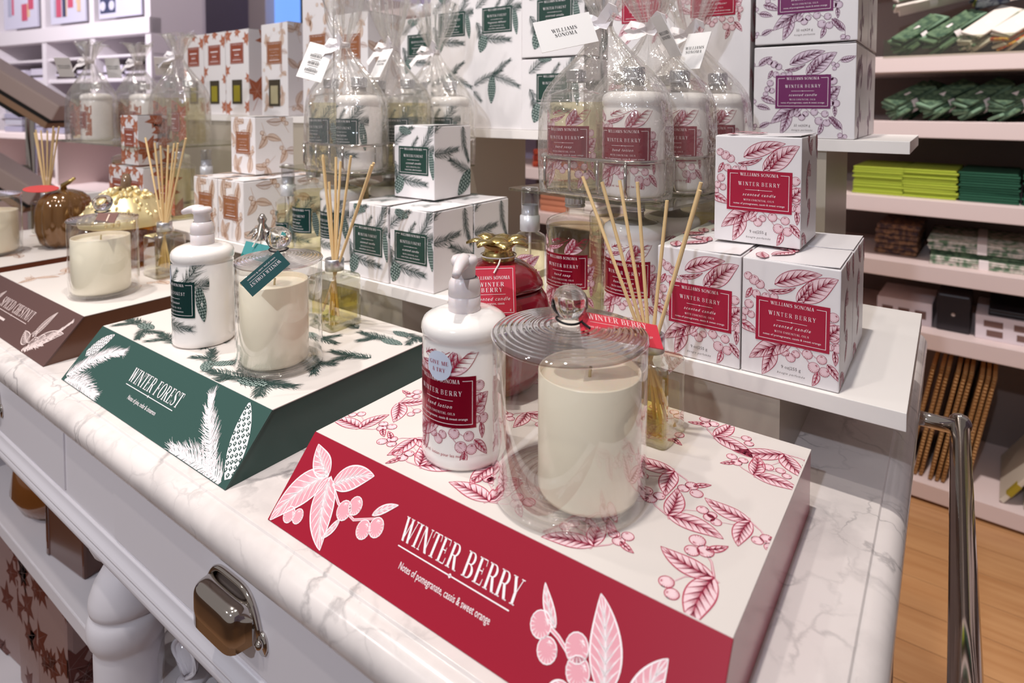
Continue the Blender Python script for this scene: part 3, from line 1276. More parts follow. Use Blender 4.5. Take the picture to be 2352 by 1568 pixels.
def spray_bottle(scent, label, x, y, z):
    t = thing('room_spray_bottle', label, 'bottle', (x, y, z))
    r = .0195
    MB().lathe([(r - .003, .0005), (r, .003), (r, .078), (r - .001, .082), (r - .006, .0855), (.009, .0875), (.009, .09)], 36).obj('body', [GLASS], t, True)
    MB().lathe([(0, .004), (r - .003, .004), (r - .002, .007), (r - .002, .074), (0, .074)], 28).obj('liquid', [SOAPL], t, True)
    MB().lathe([(0, .006), (.0016, .006), (.0016, .09), (0, .09)], 10).obj('dip_tube', [PUMPM], t, True)
    MB().lathe([(.0112, .0885), (.0118, .0892), (.0118, .106), (.0108, .1066), (.0108, .1072), (.0096, .1076), (.0096, .119)], 32).obj('spray_collar', [mat('pearl_plastic', (206, 206, 210), .3, .3)], t, True)
    MB().lathe([(.0104, .107), (.0104, .138), (.0095, .1398), (.004, .1402), (0, .1402)], 32).obj('overcap', [thin_glass('frosted_cap', (232, 232, 234), .16, .8, 2.2, .12)], t, True)
    pal = P_BFOIL if scent == 'berry' else P_GFOIL
    if scent == 'berry':
        a, l = berry_face(60, 74, None, 'room spray', 9, 20, .62)
    else:
        a, l = pine_face(60, 74, 'room spray', 8, 20, .62)
    mp = cylmap(r + .0001, .003, ANG, .026)
    a.obj('print', mp, pal, t)
    l2 = Ink()
    for pts, w, c in l.P:
        xs = [p[0] for p in pts]
        if max(xs) - min(xs) > 5 and len(pts) == 4:
            l2.rect(min(xs), min(p[1] for p in pts), max(xs), max(p[1] for p in pts), c, w, 12)
        else:
            l2.poly(pts, c, w)
    l2.obj('label', mp, pal, t)
    return t


LIDG = thin_glass('lid_glass', (214, 208, 208), base=.28, edge=.9, power=1.3)
THICKG = thin_glass('thick_glass', (246, 246, 236), base=.13, edge=.9, power=2.)


# ------------------------------------------------------------------ candles under glass
def candle(label, x, y, z, r, h, group=None):
    t = thing('jar_candle', label, 'candle', (x, y, z), 0, group)
    w = .0014
    MB().lathe([(0, 0), (r - .004, 0), (r - .001, .001), (r, .004), (r, h - .0008), (r - w * .5, h), (r - w, h - .0008), (r - w, h - .010)], 64).obj('glass_cup', [FROST], t, True)
    MB().lathe([(r - w, h - .0055), (r * .75, h - .0066), (r * .3, h - .0064), (.004, h - .0056), (0, h - .0056)], 48).obj('wax', [WAX], t, True)
    MB().tube([(0, 0, h - .0065), (.0003, .0002, h - .002), (.0008, .0004, h + .0015)], .0011, 8).obj('wick', [WICK], t, True)
    return t


def cloche(label, x, y, z, r, h, tagspec=None, group=None):
    t = thing('glass_cloche', label, 'glass jar', (x, y, z), 0, group)
    w = .0028
    MB().lathe([(0, .0012), (r * .35, .0012), (r * .7, .0008), (r - .003, .0), (r, .003), (r, h - .002), (r - .0008, h)], 72).obj('jar_wall', [GLASS], t, True)
    b = MB()
    for k in range(7):
        q = r * (.22 + .11 * k)
        b.tube([(q * cos(a), q * sin(a), .0046) for a in [2 * PI * i / 44 for i in range(44)]], .0011, 6, closed=True)
    b.lathe([(0, .0045), (r * .96, .0045), (r * .985, .003)], 48)
    b.obj('base_disc', [GLASSW], t, True)
    # domed lid with ripples and a ground rim
    prof = [(r + .0006, h + .0005), (r + .0012, h + .002), (r + .0002, h + .0036)]
    for i in range(1, 45):
        f = i / 45
        prof.append((r * (1 - f * .84), h + .0036 + .0050 * sin(f * PI / 2) + .00022 * sin(f * 66)))
    prof.append((.008, h + .0095))
    lid = MB().lathe(prof, 72).obj('lid', [LIDG], t, True)
    MB().lathe([(r - .002, h - .001), (r - .0005, h + .0005), (r + .0006, h + .0005)], 72).obj('lid_rim', [GLASS], lid, True)
    kz = h + .0245
    kr = .0128
    b = MB()
    V, F = [], []
    n1, n2 = 14, 28
    for i in range(n1 + 1):
        ph = PI * i / n1
        for k in range(n2):
            a = 2 * PI * k / n2
            q = kr * (1 + .05 * sin(4 * a + 3 * ph) * sin(ph))
            V.append((q * sin(ph) * cos(a), q * sin(ph) * sin(a), kz + kr * .95 * cos(ph)))
    for i in range(n1):
        for k in range(n2):
            k2 = (k + 1) % n2
            F.append((i * n2 + k, (i + 1) * n2 + k, (i + 1) * n2 + k2, i * n2 + k2))
    b.add(V, F)
    b.obj('knob', [KNOB], lid, True)
    MB().lathe([(.0125, h + .0088), (.0085, h + .011), (.0075, h + .0135), (.0095, h + .0165)], 32).obj('knob_neck', [GLASS], lid, True)
    MB().tube([(.0094 * cos(a), .0094 * sin(a), h + .0125 + .0006 * sin(a * 2)) for a in [2 * PI * i / 28 for i in range(28)]], .0008, 6, closed=True).obj('black_tie', [BLACK], t, True)
    if tagspec:
        tagspec(t, h)
    return t


def hang_tag(t, name, corner, U, V, w, h, col, art, pal, hole=None):
    """a card tag, w x h metres, its lower left corner at `corner`"""
    U, V = Vector(U).normalized(), Vector(V)
    V = (V - V.dot(U) * U).normalized()
    N = U.cross(V)
    o = Vector(corner)
    T = Matrix((U, V, N)).transposed().to_4x4()
    T.translation = o
    b = MB().box(0, 0, -.0004, w, h, .0004, 0, T)
    g = b.obj(name, [col], t)
    if art:
        art.obj('lettering', lambda u, v, q: o + U * u + V * v + N * (q + .0004), pal, g)
    return g


def reed_diffuser(label, x, y, z, reeds, w=.050, h=.058, cr=.0115, rz=0, group=None, oil=None):
    oil = oil or OILG
    t = thing('reed_diffuser', label, 'diffuser', (x, y, z), rz, group)

    def shell(prof, mt, nm, sm=False):
        V, F = [], []
        ring = None
        for s, q, zz in prof:
            P = rrect(s, s, q, 4)
            V += [(a, b, zz) for a, b in P]
            ring = len(P)
        for i in range(len(prof) - 1):
            for k in range(ring):
                k2 = (k + 1) % ring
                F.append((i * ring + k, i * ring + k2, (i + 1) * ring + k2, (i + 1) * ring + k))
        F.append(tuple(range(ring - 1, -1, -1)))
        return link(nm, mesh(nm, V, F, mt, None, sm), t)
    shell([(w - .002, .004, 0), (w, .005, .0015), (w, .005, h - .004), (w - .002, .006, h - .0015), (w - .008, .010, h), (cr * 2, cr - .0005, h + .002), (cr * 2 - .003, cr - .002, h + .010)], THICKG, 'bottle')
    shell([(w - .007, .004, .008), (w - .006, .005, .009), (w - .006, .005, h * .62)], oil, 'oil')
    b = MB()
    P = rrect(w - .0062, w - .0062, .005, 4)
    b.add([(a, c, h * .62) for a, c in P], [tuple(range(len(P)))])
    b.obj('oil_surface', [oil], t)
    MB().box(-w / 2 + .0015, -w / 2 + .0015, .0012, w / 2 - .0015, w / 2 - .0015, .0075, bev=.002).obj('thick_base', [GLASSW], t)
    MB().lathe([(0, .0), (cr - .002, .0), (cr, .0005), (cr, .0142), (cr - .0006, .0148), (cr - .0035, .0148), (cr - .0038, .012)], 36, T=tr(0, 0, h + .004)).obj('collar', [STEEL], t, True)
    for (dx, dy, L) in reeds:
        d = Vector((dx, dy, 1)).normalized()
        p0 = Vector((-dx * .048, -dy * .048, .012))
        b = MB().tube([p0, p0 + d * L * .5, p0 + d * L], .00155, 8)
        b.obj('reed', [REED], t)
    return t


# ------------------------------------------------------------------ the setting
F0 = -TZ                                   # floor height relative to the worktop


def W(V):
    return [(x, y, z + TZ) for x, y, z in V]


def struct(name, b, mats, smooth=False):
    o = b.obj(name, mats, None, smooth, (0, 0, TZ))
    return tag(o, kind='structure')


fl = struct('floor', MB().box(-11, -2.5, F0 - .06, 3.2, 4.2, F0 - .012), [mat('floor_joint', (120, 84, 52), .6)])
planks = {}
for i in range(15):                       # oak boards, proud of the joints, running along x
    y0 = .55 + i * .12
    for j, (x0, x1) in enumerate(((-1.6, -.45 + .37 * (i % 3)), (-.45 + .37 * (i % 3), .95 + .2 * (i % 2)), (.95 + .2 * (i % 2), 2.6))):
        b = MB().box(x0 + .0008, y0 + .0008, F0 - .012, x1 - .0008, y0 + .1192, F0, bev=.0006)
        b.obj('plank', [OAK], fl)
wallm = mat('lavender_grey_wall', (176, 166, 190), .7)
struct('wall_back', MB().box(-11, 2.78, F0, 3.2, 2.9, 2.2), [wallm])
struct('wall_left', MB().box(-11.2, -2.5, F0, -11, 4.2, 2.2), [wallm])
struct('wall_right', MB().box(3.2, -2.5, F0, 3.35, 4.2, 2.2), [wallm])


# ------------------------------------------------------------------ marble worktop with a stepped bullnose edge
def worktop(x0, x1, y0, y1):
    prof = [(.0190, 0.), (.0184, -.0004), (.0178, -.0018), (.0172, -.0022), (.0150, -.0020), (.0125, -.0023), (.0100, -.0030), (.0074, -.0043), (.0050, -.0062), (.0031, -.0085), (.0016, -.0112), (.0006, -.0143), (.0002, -.0175),
            (.0003, -.0206), (.0008, -.0235), (.0017, -.0264), (.0030, -.0290), (.0046, -.0311), (.0065, -.0325), (.0110, -.0340), (.03, -.0340)]
    V, F, rings = [], [], []
    n = 4
    for ins, z in prof:
        r = max(.016 - ins * .6, .003)
        rings.append(len(V))
        P = rrect(x1 - x0 - 2 * ins, y1 - y0 - 2 * ins, r, n, (x0 + x1) / 2, (y0 + y1) / 2)
        V += [(a, b, z) for a, b in P]
    m = len(P)
    F.append(tuple(range(m)))
    for i in range(len(prof) - 1):
        a, b = rings[i], rings[i + 1]
        for k in range(m):
            k2 = (k + 1) % m
            F.append((a + k, b + k, b + k2, a + k2))
    F.append(tuple(rings[-1] + k for k in range(m - 1, -1, -1)))
    me = mesh('marble_worktop', V, F, MARBLE, None, True)
    me.polygons[0].use_smooth = False
    o = link('marble_worktop', me, None, (0, 0, TZ))
    return tag(o, 'white marble worktop with grey veins and a rounded front edge', 'worktop')


worktop(-1.95, -.0212, .2395, 1.06)

# ------------------------------------------------------------------ white table below it
tb = thing('display_table', 'white painted display table with drawers, turned legs and chrome rail under the marble', 'table', (0, 0, 0))
AF = .2535                                  # apron front plane
MB().box(-1.91, AF + .002, -.145, -.048, AF + .03, -.0345).obj('front_apron', [PAINT], tb)
MB().box(-.072, AF + .03, -.145, -.046, 1.03, -.0345).obj('end_apron', [PAINT], tb)
MB().box(-1.91, 1.0, -.145, -.072, 1.03, -.0345).obj('rear_apron', [PAINT], tb)


def moulding(y):
    pr_ = [(0, -.1165), (-.0022, -.1170), (-.0026, -.1185), (-.0030, -.1215), (-.0044, -.1245), (-.0066, -.1270), (-.0076, -.1285), (-.0076, -.1305), (-.0070, -.1312), (-.0076, -.1320), (-.0084, -.1345), (-.0084, -.1385), (-.0070, -.1420), (-.0040, -.1448), (.002, -.1455)]
    b = MB()
    V = [(x, y + a, z) for x in (-1.91, -.046) for a, z in pr_]
    n = len(pr_)
    b.add(V, [(i, n + i, n + i + 1, i + 1) for i in range(n - 1)] + [tuple(range(n)), tuple(range(2 * n - 1, n - 1, -1))])
    return b


moulding(AF + .002).obj('apron_moulding', [PAINT], tb, True)


def cup_pull(parent, x, z):
    """bin pull: a boxy half shell under an arched back plate with two ears"""
    Wd, H, D = .0315, .0195, .020
    n1, n2 = 26, 12
    V, F = [], []
    for i in range(n1 + 1):
        u = -1 + 2 * i / n1
        e = (1 - abs(u) ** 7) ** .42 if abs(u) < 1 else 0
        for k in range(n2 + 1):
            a = PI / 2 * k / n2
            V.append((x + u * Wd, -.0012 - D * (.15 + .85 * e) * sin(a) ** .42, z + H * (.35 + .65 * e) * (cos(a) ** .42 if k < n2 else 0)))
        V.append((x + u * Wd, -.0012 - D * (.15 + .85 * e) * .985, z - .013))
    m = n2 + 2
    for i in range(n1):
        for k in range(m - 1):
            F.append((i * m + k, i * m + k + 1, (i + 1) * m + k + 1, (i + 1) * m + k))
    for i0, fl in ((0, False), (n1, True)):
        f = [i0 * m + k for k in range(m)]
        F.append(tuple(f[::-1]) if fl else tuple(f))
    h = MB().add(V, F).obj('cup_pull', [CHROME], parent, True, (0, AF, 0))
    h.modifiers.new('thick', 'SOLIDIFY').thickness = .0014
    b = MB()
    rim = []
    for i in range(33):
        u = -1 + 2 * i / 32
        rim.append((x + u * (Wd + .007), -.0018, z - .006 + (H + .011) * (1 - abs(u) ** 4.5)))
    b.tube(rim, .0027, 8)
    b.obj('arched_plate', [CHROME], h, True)
    Q = Matrix(((1, 0, 0, 0), (0, 0, -1, 0), (0, 1, 0, 0), (0, 0, 0, 1)))
    for sg in (-1, 1):
        b = MB()
        xx = x + sg * (Wd + .0085)
        b.prism([(xx + .0062 * cos(a), z - .009 + .0088 * sin(a)) for a in [2 * PI * k / 20 for k in range(20)]], -.0003, .0022, 0, Q)
        b.lathe([(0, .005), (.0022, .0046), (.0036, .0032), (.0038, .001)], 14, 0, tr(xx, -.0018, z - .008) @ rot('X', 90))
        b.obj('ear_plate', [CHROME], h, True)


for i, (x0, x1) in enumerate(((-.671, -.16), (-1.30, -.80), (-1.88, -1.43))):
    d = MB().box(x0, AF, -.112, x1, AF + .02, -.036, bev=.0012).obj('drawer', [PAINT], tb)
    cup_pull(d, x0 + .2205 if i == 0 else (x0 + x1) / 2, -.0735)
LEG = [(.030, -.1455), (.036, -.149), (.038, -.160), (.037, -.174), (.033, -.184), (.026, -.191), (.0195, -.1955), (.0195, -.200), (.0255, -.208), (.0335, -.222), (.0385, -.236), (.0395, -.244), (.0385, -.250), (.0365, -.252),
       (.0365, -.256), (.0390, -.258), (.0415, -.266), (.0418, -.276), (.0395, -.286), (.0355, -.293), (.0345, -.297), (.0355, -.302), (.0350, -.40), (.0300, -.60), (.0250, -.78), (.031, -.80), (.031, -.83), (.022, -.85), (.022, F0)]
for x, y in ((-.764, .302), (-1.47, .302), (-.13, .325), (-1.82, .325), (-.13, .93), (-1.0, .93), (-1.82, .93)):
    MB().lathe(LEG, 40).obj('turned_leg', [PAINT], tb, True, (x, y, 0))
MB().box(-1.88, .300, -.372, -.06, 1.0, -.35, bev=.002).obj('lower_shelf', [PAINT], tb)
# chrome rail along the right end
rl = MB().tube([(.0157, -.2, -.05), (.0157, .3, -.05), (.0157, .879, -.05)], .0098, 24).obj('towel_rail', [CHROME], tb, True)
MB().lathe([(0, 0), (.0108, 0), (.0118, .002), (.0118, .008), (.0098, .012), (.006, .0145), (0, .015)], 28, 0, tr(.0157, .874, -.05) @ rot('X', -90)).obj('rail_end_cap', [CHROME], rl, True)
MB().tube([(-.05, .868, -.05), (.0157, .868, -.05)], .0085, 20).obj('rail_bracket', [CHROME], tb, True)


# ------------------------------------------------------------------ sloping-fronted card risers
def riser(name, label, x0, x1, ink, front, top, pal_f, pal_t, mat_side):
    yb, yf, yt, h = .2665, .311, .523, .05
    t = thing(name, label, 'display riser', ((x0 + x1) / 2, yb, 0))
    w = (x1 - x0) / 2
    d1, d2 = yf - yb, yt - yb
    b = MB()
    V = [(-w, 0, 0), (w, 0, 0), (w, d2, 0), (-w, d2, 0), (-w, d1, h), (w, d1, h), (w, d2, h), (-w, d2, h)]
    b.add(V, [(3, 2, 1, 0), (2, 3, 7, 6)], 0)
    b.add(V, [(1, 2, 6, 5), (3, 0, 4, 7)], 0)
    b.obj('riser_body', [mat_side], t)
    MB().box(-w - .0004, d1 - .0002, h - .0004, w + .0004, d2, h + .0006, bev=.0003).obj('top_panel', [mat('riser_white', (218, 210, 205), .42)], t)
    L = math.hypot(d1, h)
    T = Matrix(((1, 0, 0), (0, d1 / L, -h / L), (0, h / L, d1 / L))).to_4x4()
    MB().box(-w - .0006, 0, -.001, w + .0006, L, .0008, 0, T, .0003).obj('front_panel', [ink], t)
    up = Vector((0, d1 / L, h / L))
    nn = Vector((0, -h / L, d1 / L))
    front.clip(0.5, .6, 2000 * w - .5, 1000 * L - .5)
    front.obj('front_lettering', lambda u, v, q: Vector((-w + u, 0, 0)) + up * v + nn * (.0008 + q), pal_f, t)
    top.obj('top_print', lambda u, v, q: Vector((-w + u, d1 + v, h + .0006 + q)), pal_t, t)
    return t


def sign(I, title, sub, x, wid, small_w):
    a = serif(title, 14, .07)
    a = serif(title, 14, .07, wid / a[1])
    I.add(a[0], x, 32.0, w=1)
    I.rect(x + 2, 28.3, x + wid - 4, 29.0, 0, 1)
    cx = x + wid / 2 - 1
    I.poly([(cx - 1.8, 28.65), (cx, 27.3), (cx + 1.8, 28.65), (cx, 30.)], 0, 1)
    if not sub:
        return
    s = sans(sub, 4.2)
    xs = [p[0] for q in s.P for p in q[0]]
    k = small_w / (max(xs) - min(xs))
    for pts, w, c in s.P:
        I.poly([(cx + p[0] * k - 1, 17.6 + p[1]) for p in pts], 0, 1)


# red: u = x + 422.5
fr = Ink()
q = dict(ln=.75, tint=True)
lf(fr, 36, 45, 2, 0, 22, -.16, nv=7, **q)
lf(fr, 38, 44, 62, 2, 21, -.14, nv=7, **q)
lf(fr, 36, 44, 10, 60, 16, .14, nv=6, **q)
lf(fr, 44, 40, 78, 58, 17, .12, nv=7, **q)
twig(fr, [(38, 44), (58, 32), (78, 28), (98, 36)], 2.4)
berries(fr, [(66, 30, 6.5), (74, 36, 6), (90, 26, 6), (100, 31, 6.2), (18, 10, 5.5), (27, 12, 5)], .6)
lf(fr, 92, 36, 110, 49, 5, .1, nv=4, ln=.6)
lf(fr, 66, 24, 58, 8, 4.5, .1, nv=3, ln=.6)
J = Ink()
lf(J, 282, 18, 267, 58, 18, -.10, nv=7, **q)
lf(J, 300, 10, 310, 46, 16, .12, nv=6, **q)
twig(J, [(236, 34), (250, 30), (270, 20), (290, 12)], 2.6)
lf(J, 247, 33, 233, 50, 6, .12, nv=4, ln=.6)
berries(J, [(238, 31, 6.5), (246, 22, 6), (262, 30, 6.8), (266, 21, 6.8), (276, 15, 5.5)], .6)
lf(J, 262, 14, 250, 0, 10, .1, nv=4, **q)
fr.add(J)
sign(fr, 'WINTER BERRY', 'Notes of pomegranate, cassis & sweet orange', 121.5, 99, 76)


def sprig_top(seed, spots, kind):
    I = Ink()
    r = random.Random(seed)
    for x, y, a, s in spots:
        J = Ink()
        if kind == 'berry':
            lf(J, 0, 0, 27, 4, 11, .14, nv=6, ln=.4)
            lf(J, 0, 0, -8, 22, 9.5, -.14, nv=6, ln=.4)
            twig(J, [(0, 0), (-8, 2), (-15, 7)], 1.1)
            twig(J, [(2, -2), (0, 0), (4, 10), (10, 15)], .9)
            lf(J, -14, 5, -20, -3, 3.6, .1, nv=3, ln=.4)
            berries(J, [(-13, 5, 3.3), (-18, 9, 3.3), (-11, 10, 3.), (10, 16, 2.9), (15, 13, 2.7)], .4)
        else:
            pine(J, [(-20, -4), (0, 0), (22, 7)], 11, 1.8, .5, 1., seed + int(x))
            pine(J, [(0, 0), (13, -13)], 9, 1.8, .5, 1., seed + int(x) + 9)
            if r.random() < .5:
                cn(J, -8, -4, -34, -12, 13, 10)
        I.add(J, x, y, a, s, r.random() < .4)
    return I


tb_ = sprig_top(3, [(26, 24, 15, 1.3), (20, 74, 300, 1.25), (74, 40, 200, 1.3), (104, 14, 20, 1.3), (150, 50, 160, 1.35), (84, 96, 60, 1.2), (172, 12, 8, 1.35), (222, 40, 340, 1.35), (250, 16, 30, 1.2),
                    (318, 34, 100, 1.5), (206, 88, 200, 1.3), (276, 70, 350, 1.35), (322, 96, 160, 1.2), (262, 120, 170, 1.35), (310, 150, 350, 1.2), (228, 152, 20, 1.3), (270, 186, 330, 1.35), (322, 192, 200, 1.4), (190, 190, 335, 1.3), (180, 128, 80, 1.2), (140, 180, 20, 1.2),
                    (124, 128, 210, 1.2), (66, 150, 100, 1.2), (18, 140, 20, 1.2), (80, 196, 200, 1.2), (24, 196, 40, 1.2)], 'berry').clip(.5, .5, 337, 211)
riser('berry_display_riser', 'red sloping-front card riser lettered WINTER BERRY with berry print top', -.4225, -.0845, RED, fr, tb_, [WHITEI, mat('sign_pink', (226, 158, 170), .5)], [REDT, PINKI], mat('red_gloss_side', (176, 58, 76), .22, coat=.35))

# green: u = x + 839
fg = Ink()
pine(fg, [(4, 6), (30, 30), (58, 46), (78, 52)], 13, 1.8, .6, 1.6, 5)
pine(fg, [(8, 2), (40, 6), (84, 4)], 15, 1.9, .6, 1.6, 6)
cn(fg, 10, 34, 38, 64, 17, 12)
G2 = Ink()
pine(G2, [(330, 2), (300, 26), (276, 44), (268, 54)], 13, 1.9, .6, 1.6, 8)
pine(G2, [(345, 3), (300, 6), (262, 2)], 18, 2., .6, 1.6, 9)
cn(G2, 352, 8, 322, 64, 22, 12)
fg.add(G2)
sign(fg, 'WINTER FOREST', 'Notes of pine, cedar & cinnamon', 123, 107, 60)
tg_ = sprig_top(7, [(20, 30, 20, 1.15), (60, 20, 160, 1), (108, 26, 10, 1.05), (96, 70, 190, 1), (150, 44, 20, 1.), (200, 26, 345, 1), (240, 40, 20, 1), (262, 16, 30, 1.3), (300, 24, 8, 1.3), (240, 84, 20, 1), (300, 84, 160, 1.1), (318, 120, 30, 1.1),
                    (250, 130, 200, 1), (190, 120, 40, 1), (140, 110, 150, 1), (60, 120, 10, 1), (20, 90, 300, 1), (300, 172, 20, 1.1), (240, 180, 160, 1), (180, 176, 10, 1), (110, 170, 200, 1), (40, 180, 30, 1), (336, 196, 340, 1)], 'pine').clip(.5, .5, 352, 211)
riser('forest_display_riser', 'dark green sloping-front card riser lettered WINTER FOREST with pine print top', -.839, -.485, GREEN, fg, tg_, [WHITEI, GREEN], P_PINE, GREEN)

# brown: u = x + 1240
fb = Ink()
lf(fb, 262, 20, 276, 58, 13, .1, nv=9, ln=.9)
lf(fb, 270, 8, 330, 40, 17, .12, nv=9, ln=.9)
lf(fb, 262, 12, 232, 22, 14, .1, nv=8, ln=.9)
pine(fb, [(262, 2), (300, 20), (326, 54)], 7, .8, 1.2, 1.4, 4)
berries(fb, [(262, 20, 8), (276, 14, 8.5), (288, 22, 7), (306, 30, 6)], .9)
fb.P = [(p, w, c) for p, w, c in fb.P]
FL = Ink()
lf(FL, 60, 8, 84, 52, 15, .1, nv=8, ln=.9)
lf(FL, 58, 8, 40, 40, 13, -.1, nv=8, ln=.9)
fb.add(FL)
sign(fb, 'SPICED CHESTNUT', '', 97, 126, 80)
fb.rect(118, 18, 152, 21, 0, 1)
tn_ = nut_art(338, 211, 4, 1.1, 9)
riser('chestnut_display_riser', 'brown sloping-front card riser lettered SPICED CHESTNUT with leaf print top', -1.240, -.898, BROWN, fb, tn_, [mat('sign_cream', (226, 206, 202), .5), BROWN], P_NUT, mat('brown_side', (96, 58, 40), .3, coat=.4))
f4 = Ink()
f4.rect(90, 28, 240, 29)
riser('pumpkin_display_riser', 'rust brown card riser at the far left end of the marble', -1.623, -1.285, mat('rust_riser', (124, 66, 44), .4), f4, nut_art(338, 211, 5, 1.1, 6), [WHITEI, BROWN], P_NUT, mat('rust_riser', (124, 66, 44), .4))


# ------------------------------------------------------------------ white riser shelves
def shelf(name, label, x0, x1, y0, y1, z, base, px0, px1, py0, py1, th=.0148):
    t = thing(name, label, 'riser shelf', ((x0 + x1) / 2, y0, base))
    cx = (x0 + x1) / 2
    MB().box(x0 - cx, 0, z - th - base, x1 - cx, y1 - y0, z - base, bev=.0006).obj('shelf_board', [SHELFW], t)
    b = MB().box(px0 - cx, py0 - y0, 0, px1 - cx, py1 - y0, z - th - base)
    b.obj('pedestal', [GREYP], t)
    return t


shelf('riser_shelf', 'low white riser shelf carrying the red berry candle cartons', -.455, -.0231, .5535, .836, .085, 0, -.40, -.115, .545 + .012, .79)
shelf('riser_shelf', 'low white riser shelf carrying the green forest candle cartons', -.925, -.4766, .5535, .836, .085, 0, -.86, -.575, .557, .79)
shelf('riser_shelf', 'low white riser shelf carrying the cream chestnut cartons', -1.245, -.935, .5535, .836, .092, 0, -1.2, -.99, .557, .79)
shelf('riser_shelf', 'low white riser shelf carrying the rust leaf cartons', -1.84, -1.255, .5535, .836, .092, 0, -1.79, -1.31, .557, .79)
shelf('tall_riser_shelf', 'tall white riser shelf holding plum candle boxes behind the red cartons', -.445, -.0393, .838, 1.05, .281, 0, -.37, -.126, .842, 1.03)
shelf('tall_riser_shelf', 'tall white riser shelf holding the large green pine boxes', -.905, -.452, .838, 1.05, .281, 0, -.87, -.706, .842, 1.03)
shelf('tall_riser_shelf', 'tall white riser shelf holding the tall brown and cream diffuser boxes', -1.80, -.915, .838, 1.05, .297, 0, -1.72, -1.1, .842, 1.03)


# ------------------------------------------------------------------ red berry group
def red_tag(t, h):
    I = Ink()
    centred(I, serif('WINTER BERRY', 4.6, .08), 30, 14.5, 0, 1)
    I.rect(8, 12.2, 52, 12.5, 0, 1)
    I.add(sans(NB, 2.0), 30, 7.5, w=1)
    o = Vector((-.2042 + .216, .3758 - .3682, .1714 - .05))
    # the tag rests on the tie and leans out over the rim
    bl = Vector((-.2002 + .2145, .360 - .3682, .1651 - .05))
    br = Vector((-.1598 + .2145, .4066 - .3682, .1495 - .05))
    hang_tag(t, 'hang_tag', bl, br - bl, o - bl, .0625, .0200, mat('coral_red_card', (214, 58, 74), .45), I, [mat('pale_pink_print', (244, 206, 206), .5)])
    MB().tube([(.0094, 0, h + .0125), (.0125, -.001, h + .0118), (.018, -.0035, h + .0108)], .0009, 6).obj('tie_end', [BLACK], t)


cloche('lidded glass cloche with a coral red tag on the WINTER BERRY riser', -.2145, .3682, .0506, .0540, .1085, red_tag)
candle('cream jar candle standing inside the red-tagged cloche', -.2000, .3712, .0555, .0355, .0835)
lot = bottle('hand lotion', 'berry', 'pump_bottle', 'white hand lotion pump bottle with red label and round try-me sticker', -.3065, .3635, .0506, None, rad(-62))
lot_s = sticker(lot, None)
lot_s.obj('round_sticker', (lambda f: (lambda u, v, q: f(u, v, q)))(cylmap(BR + .0001, .0785, ANG + rad(3), .0)), [mat('pale_blue_sticker', (206, 216, 234), .35), REDI], lot)
reed_diffuser('square glass reed diffuser with yellow oil on the WINTER BERRY riser', -.1985, .4735, .0506,
              [(-.47, .05, .216), (-.29, -.05, .202), (-.24, .08, .200), (-.09, .0, .196), (.08, .04, .182), (.26, .02, .205), (.29, -.06, .202)], .045, .064)


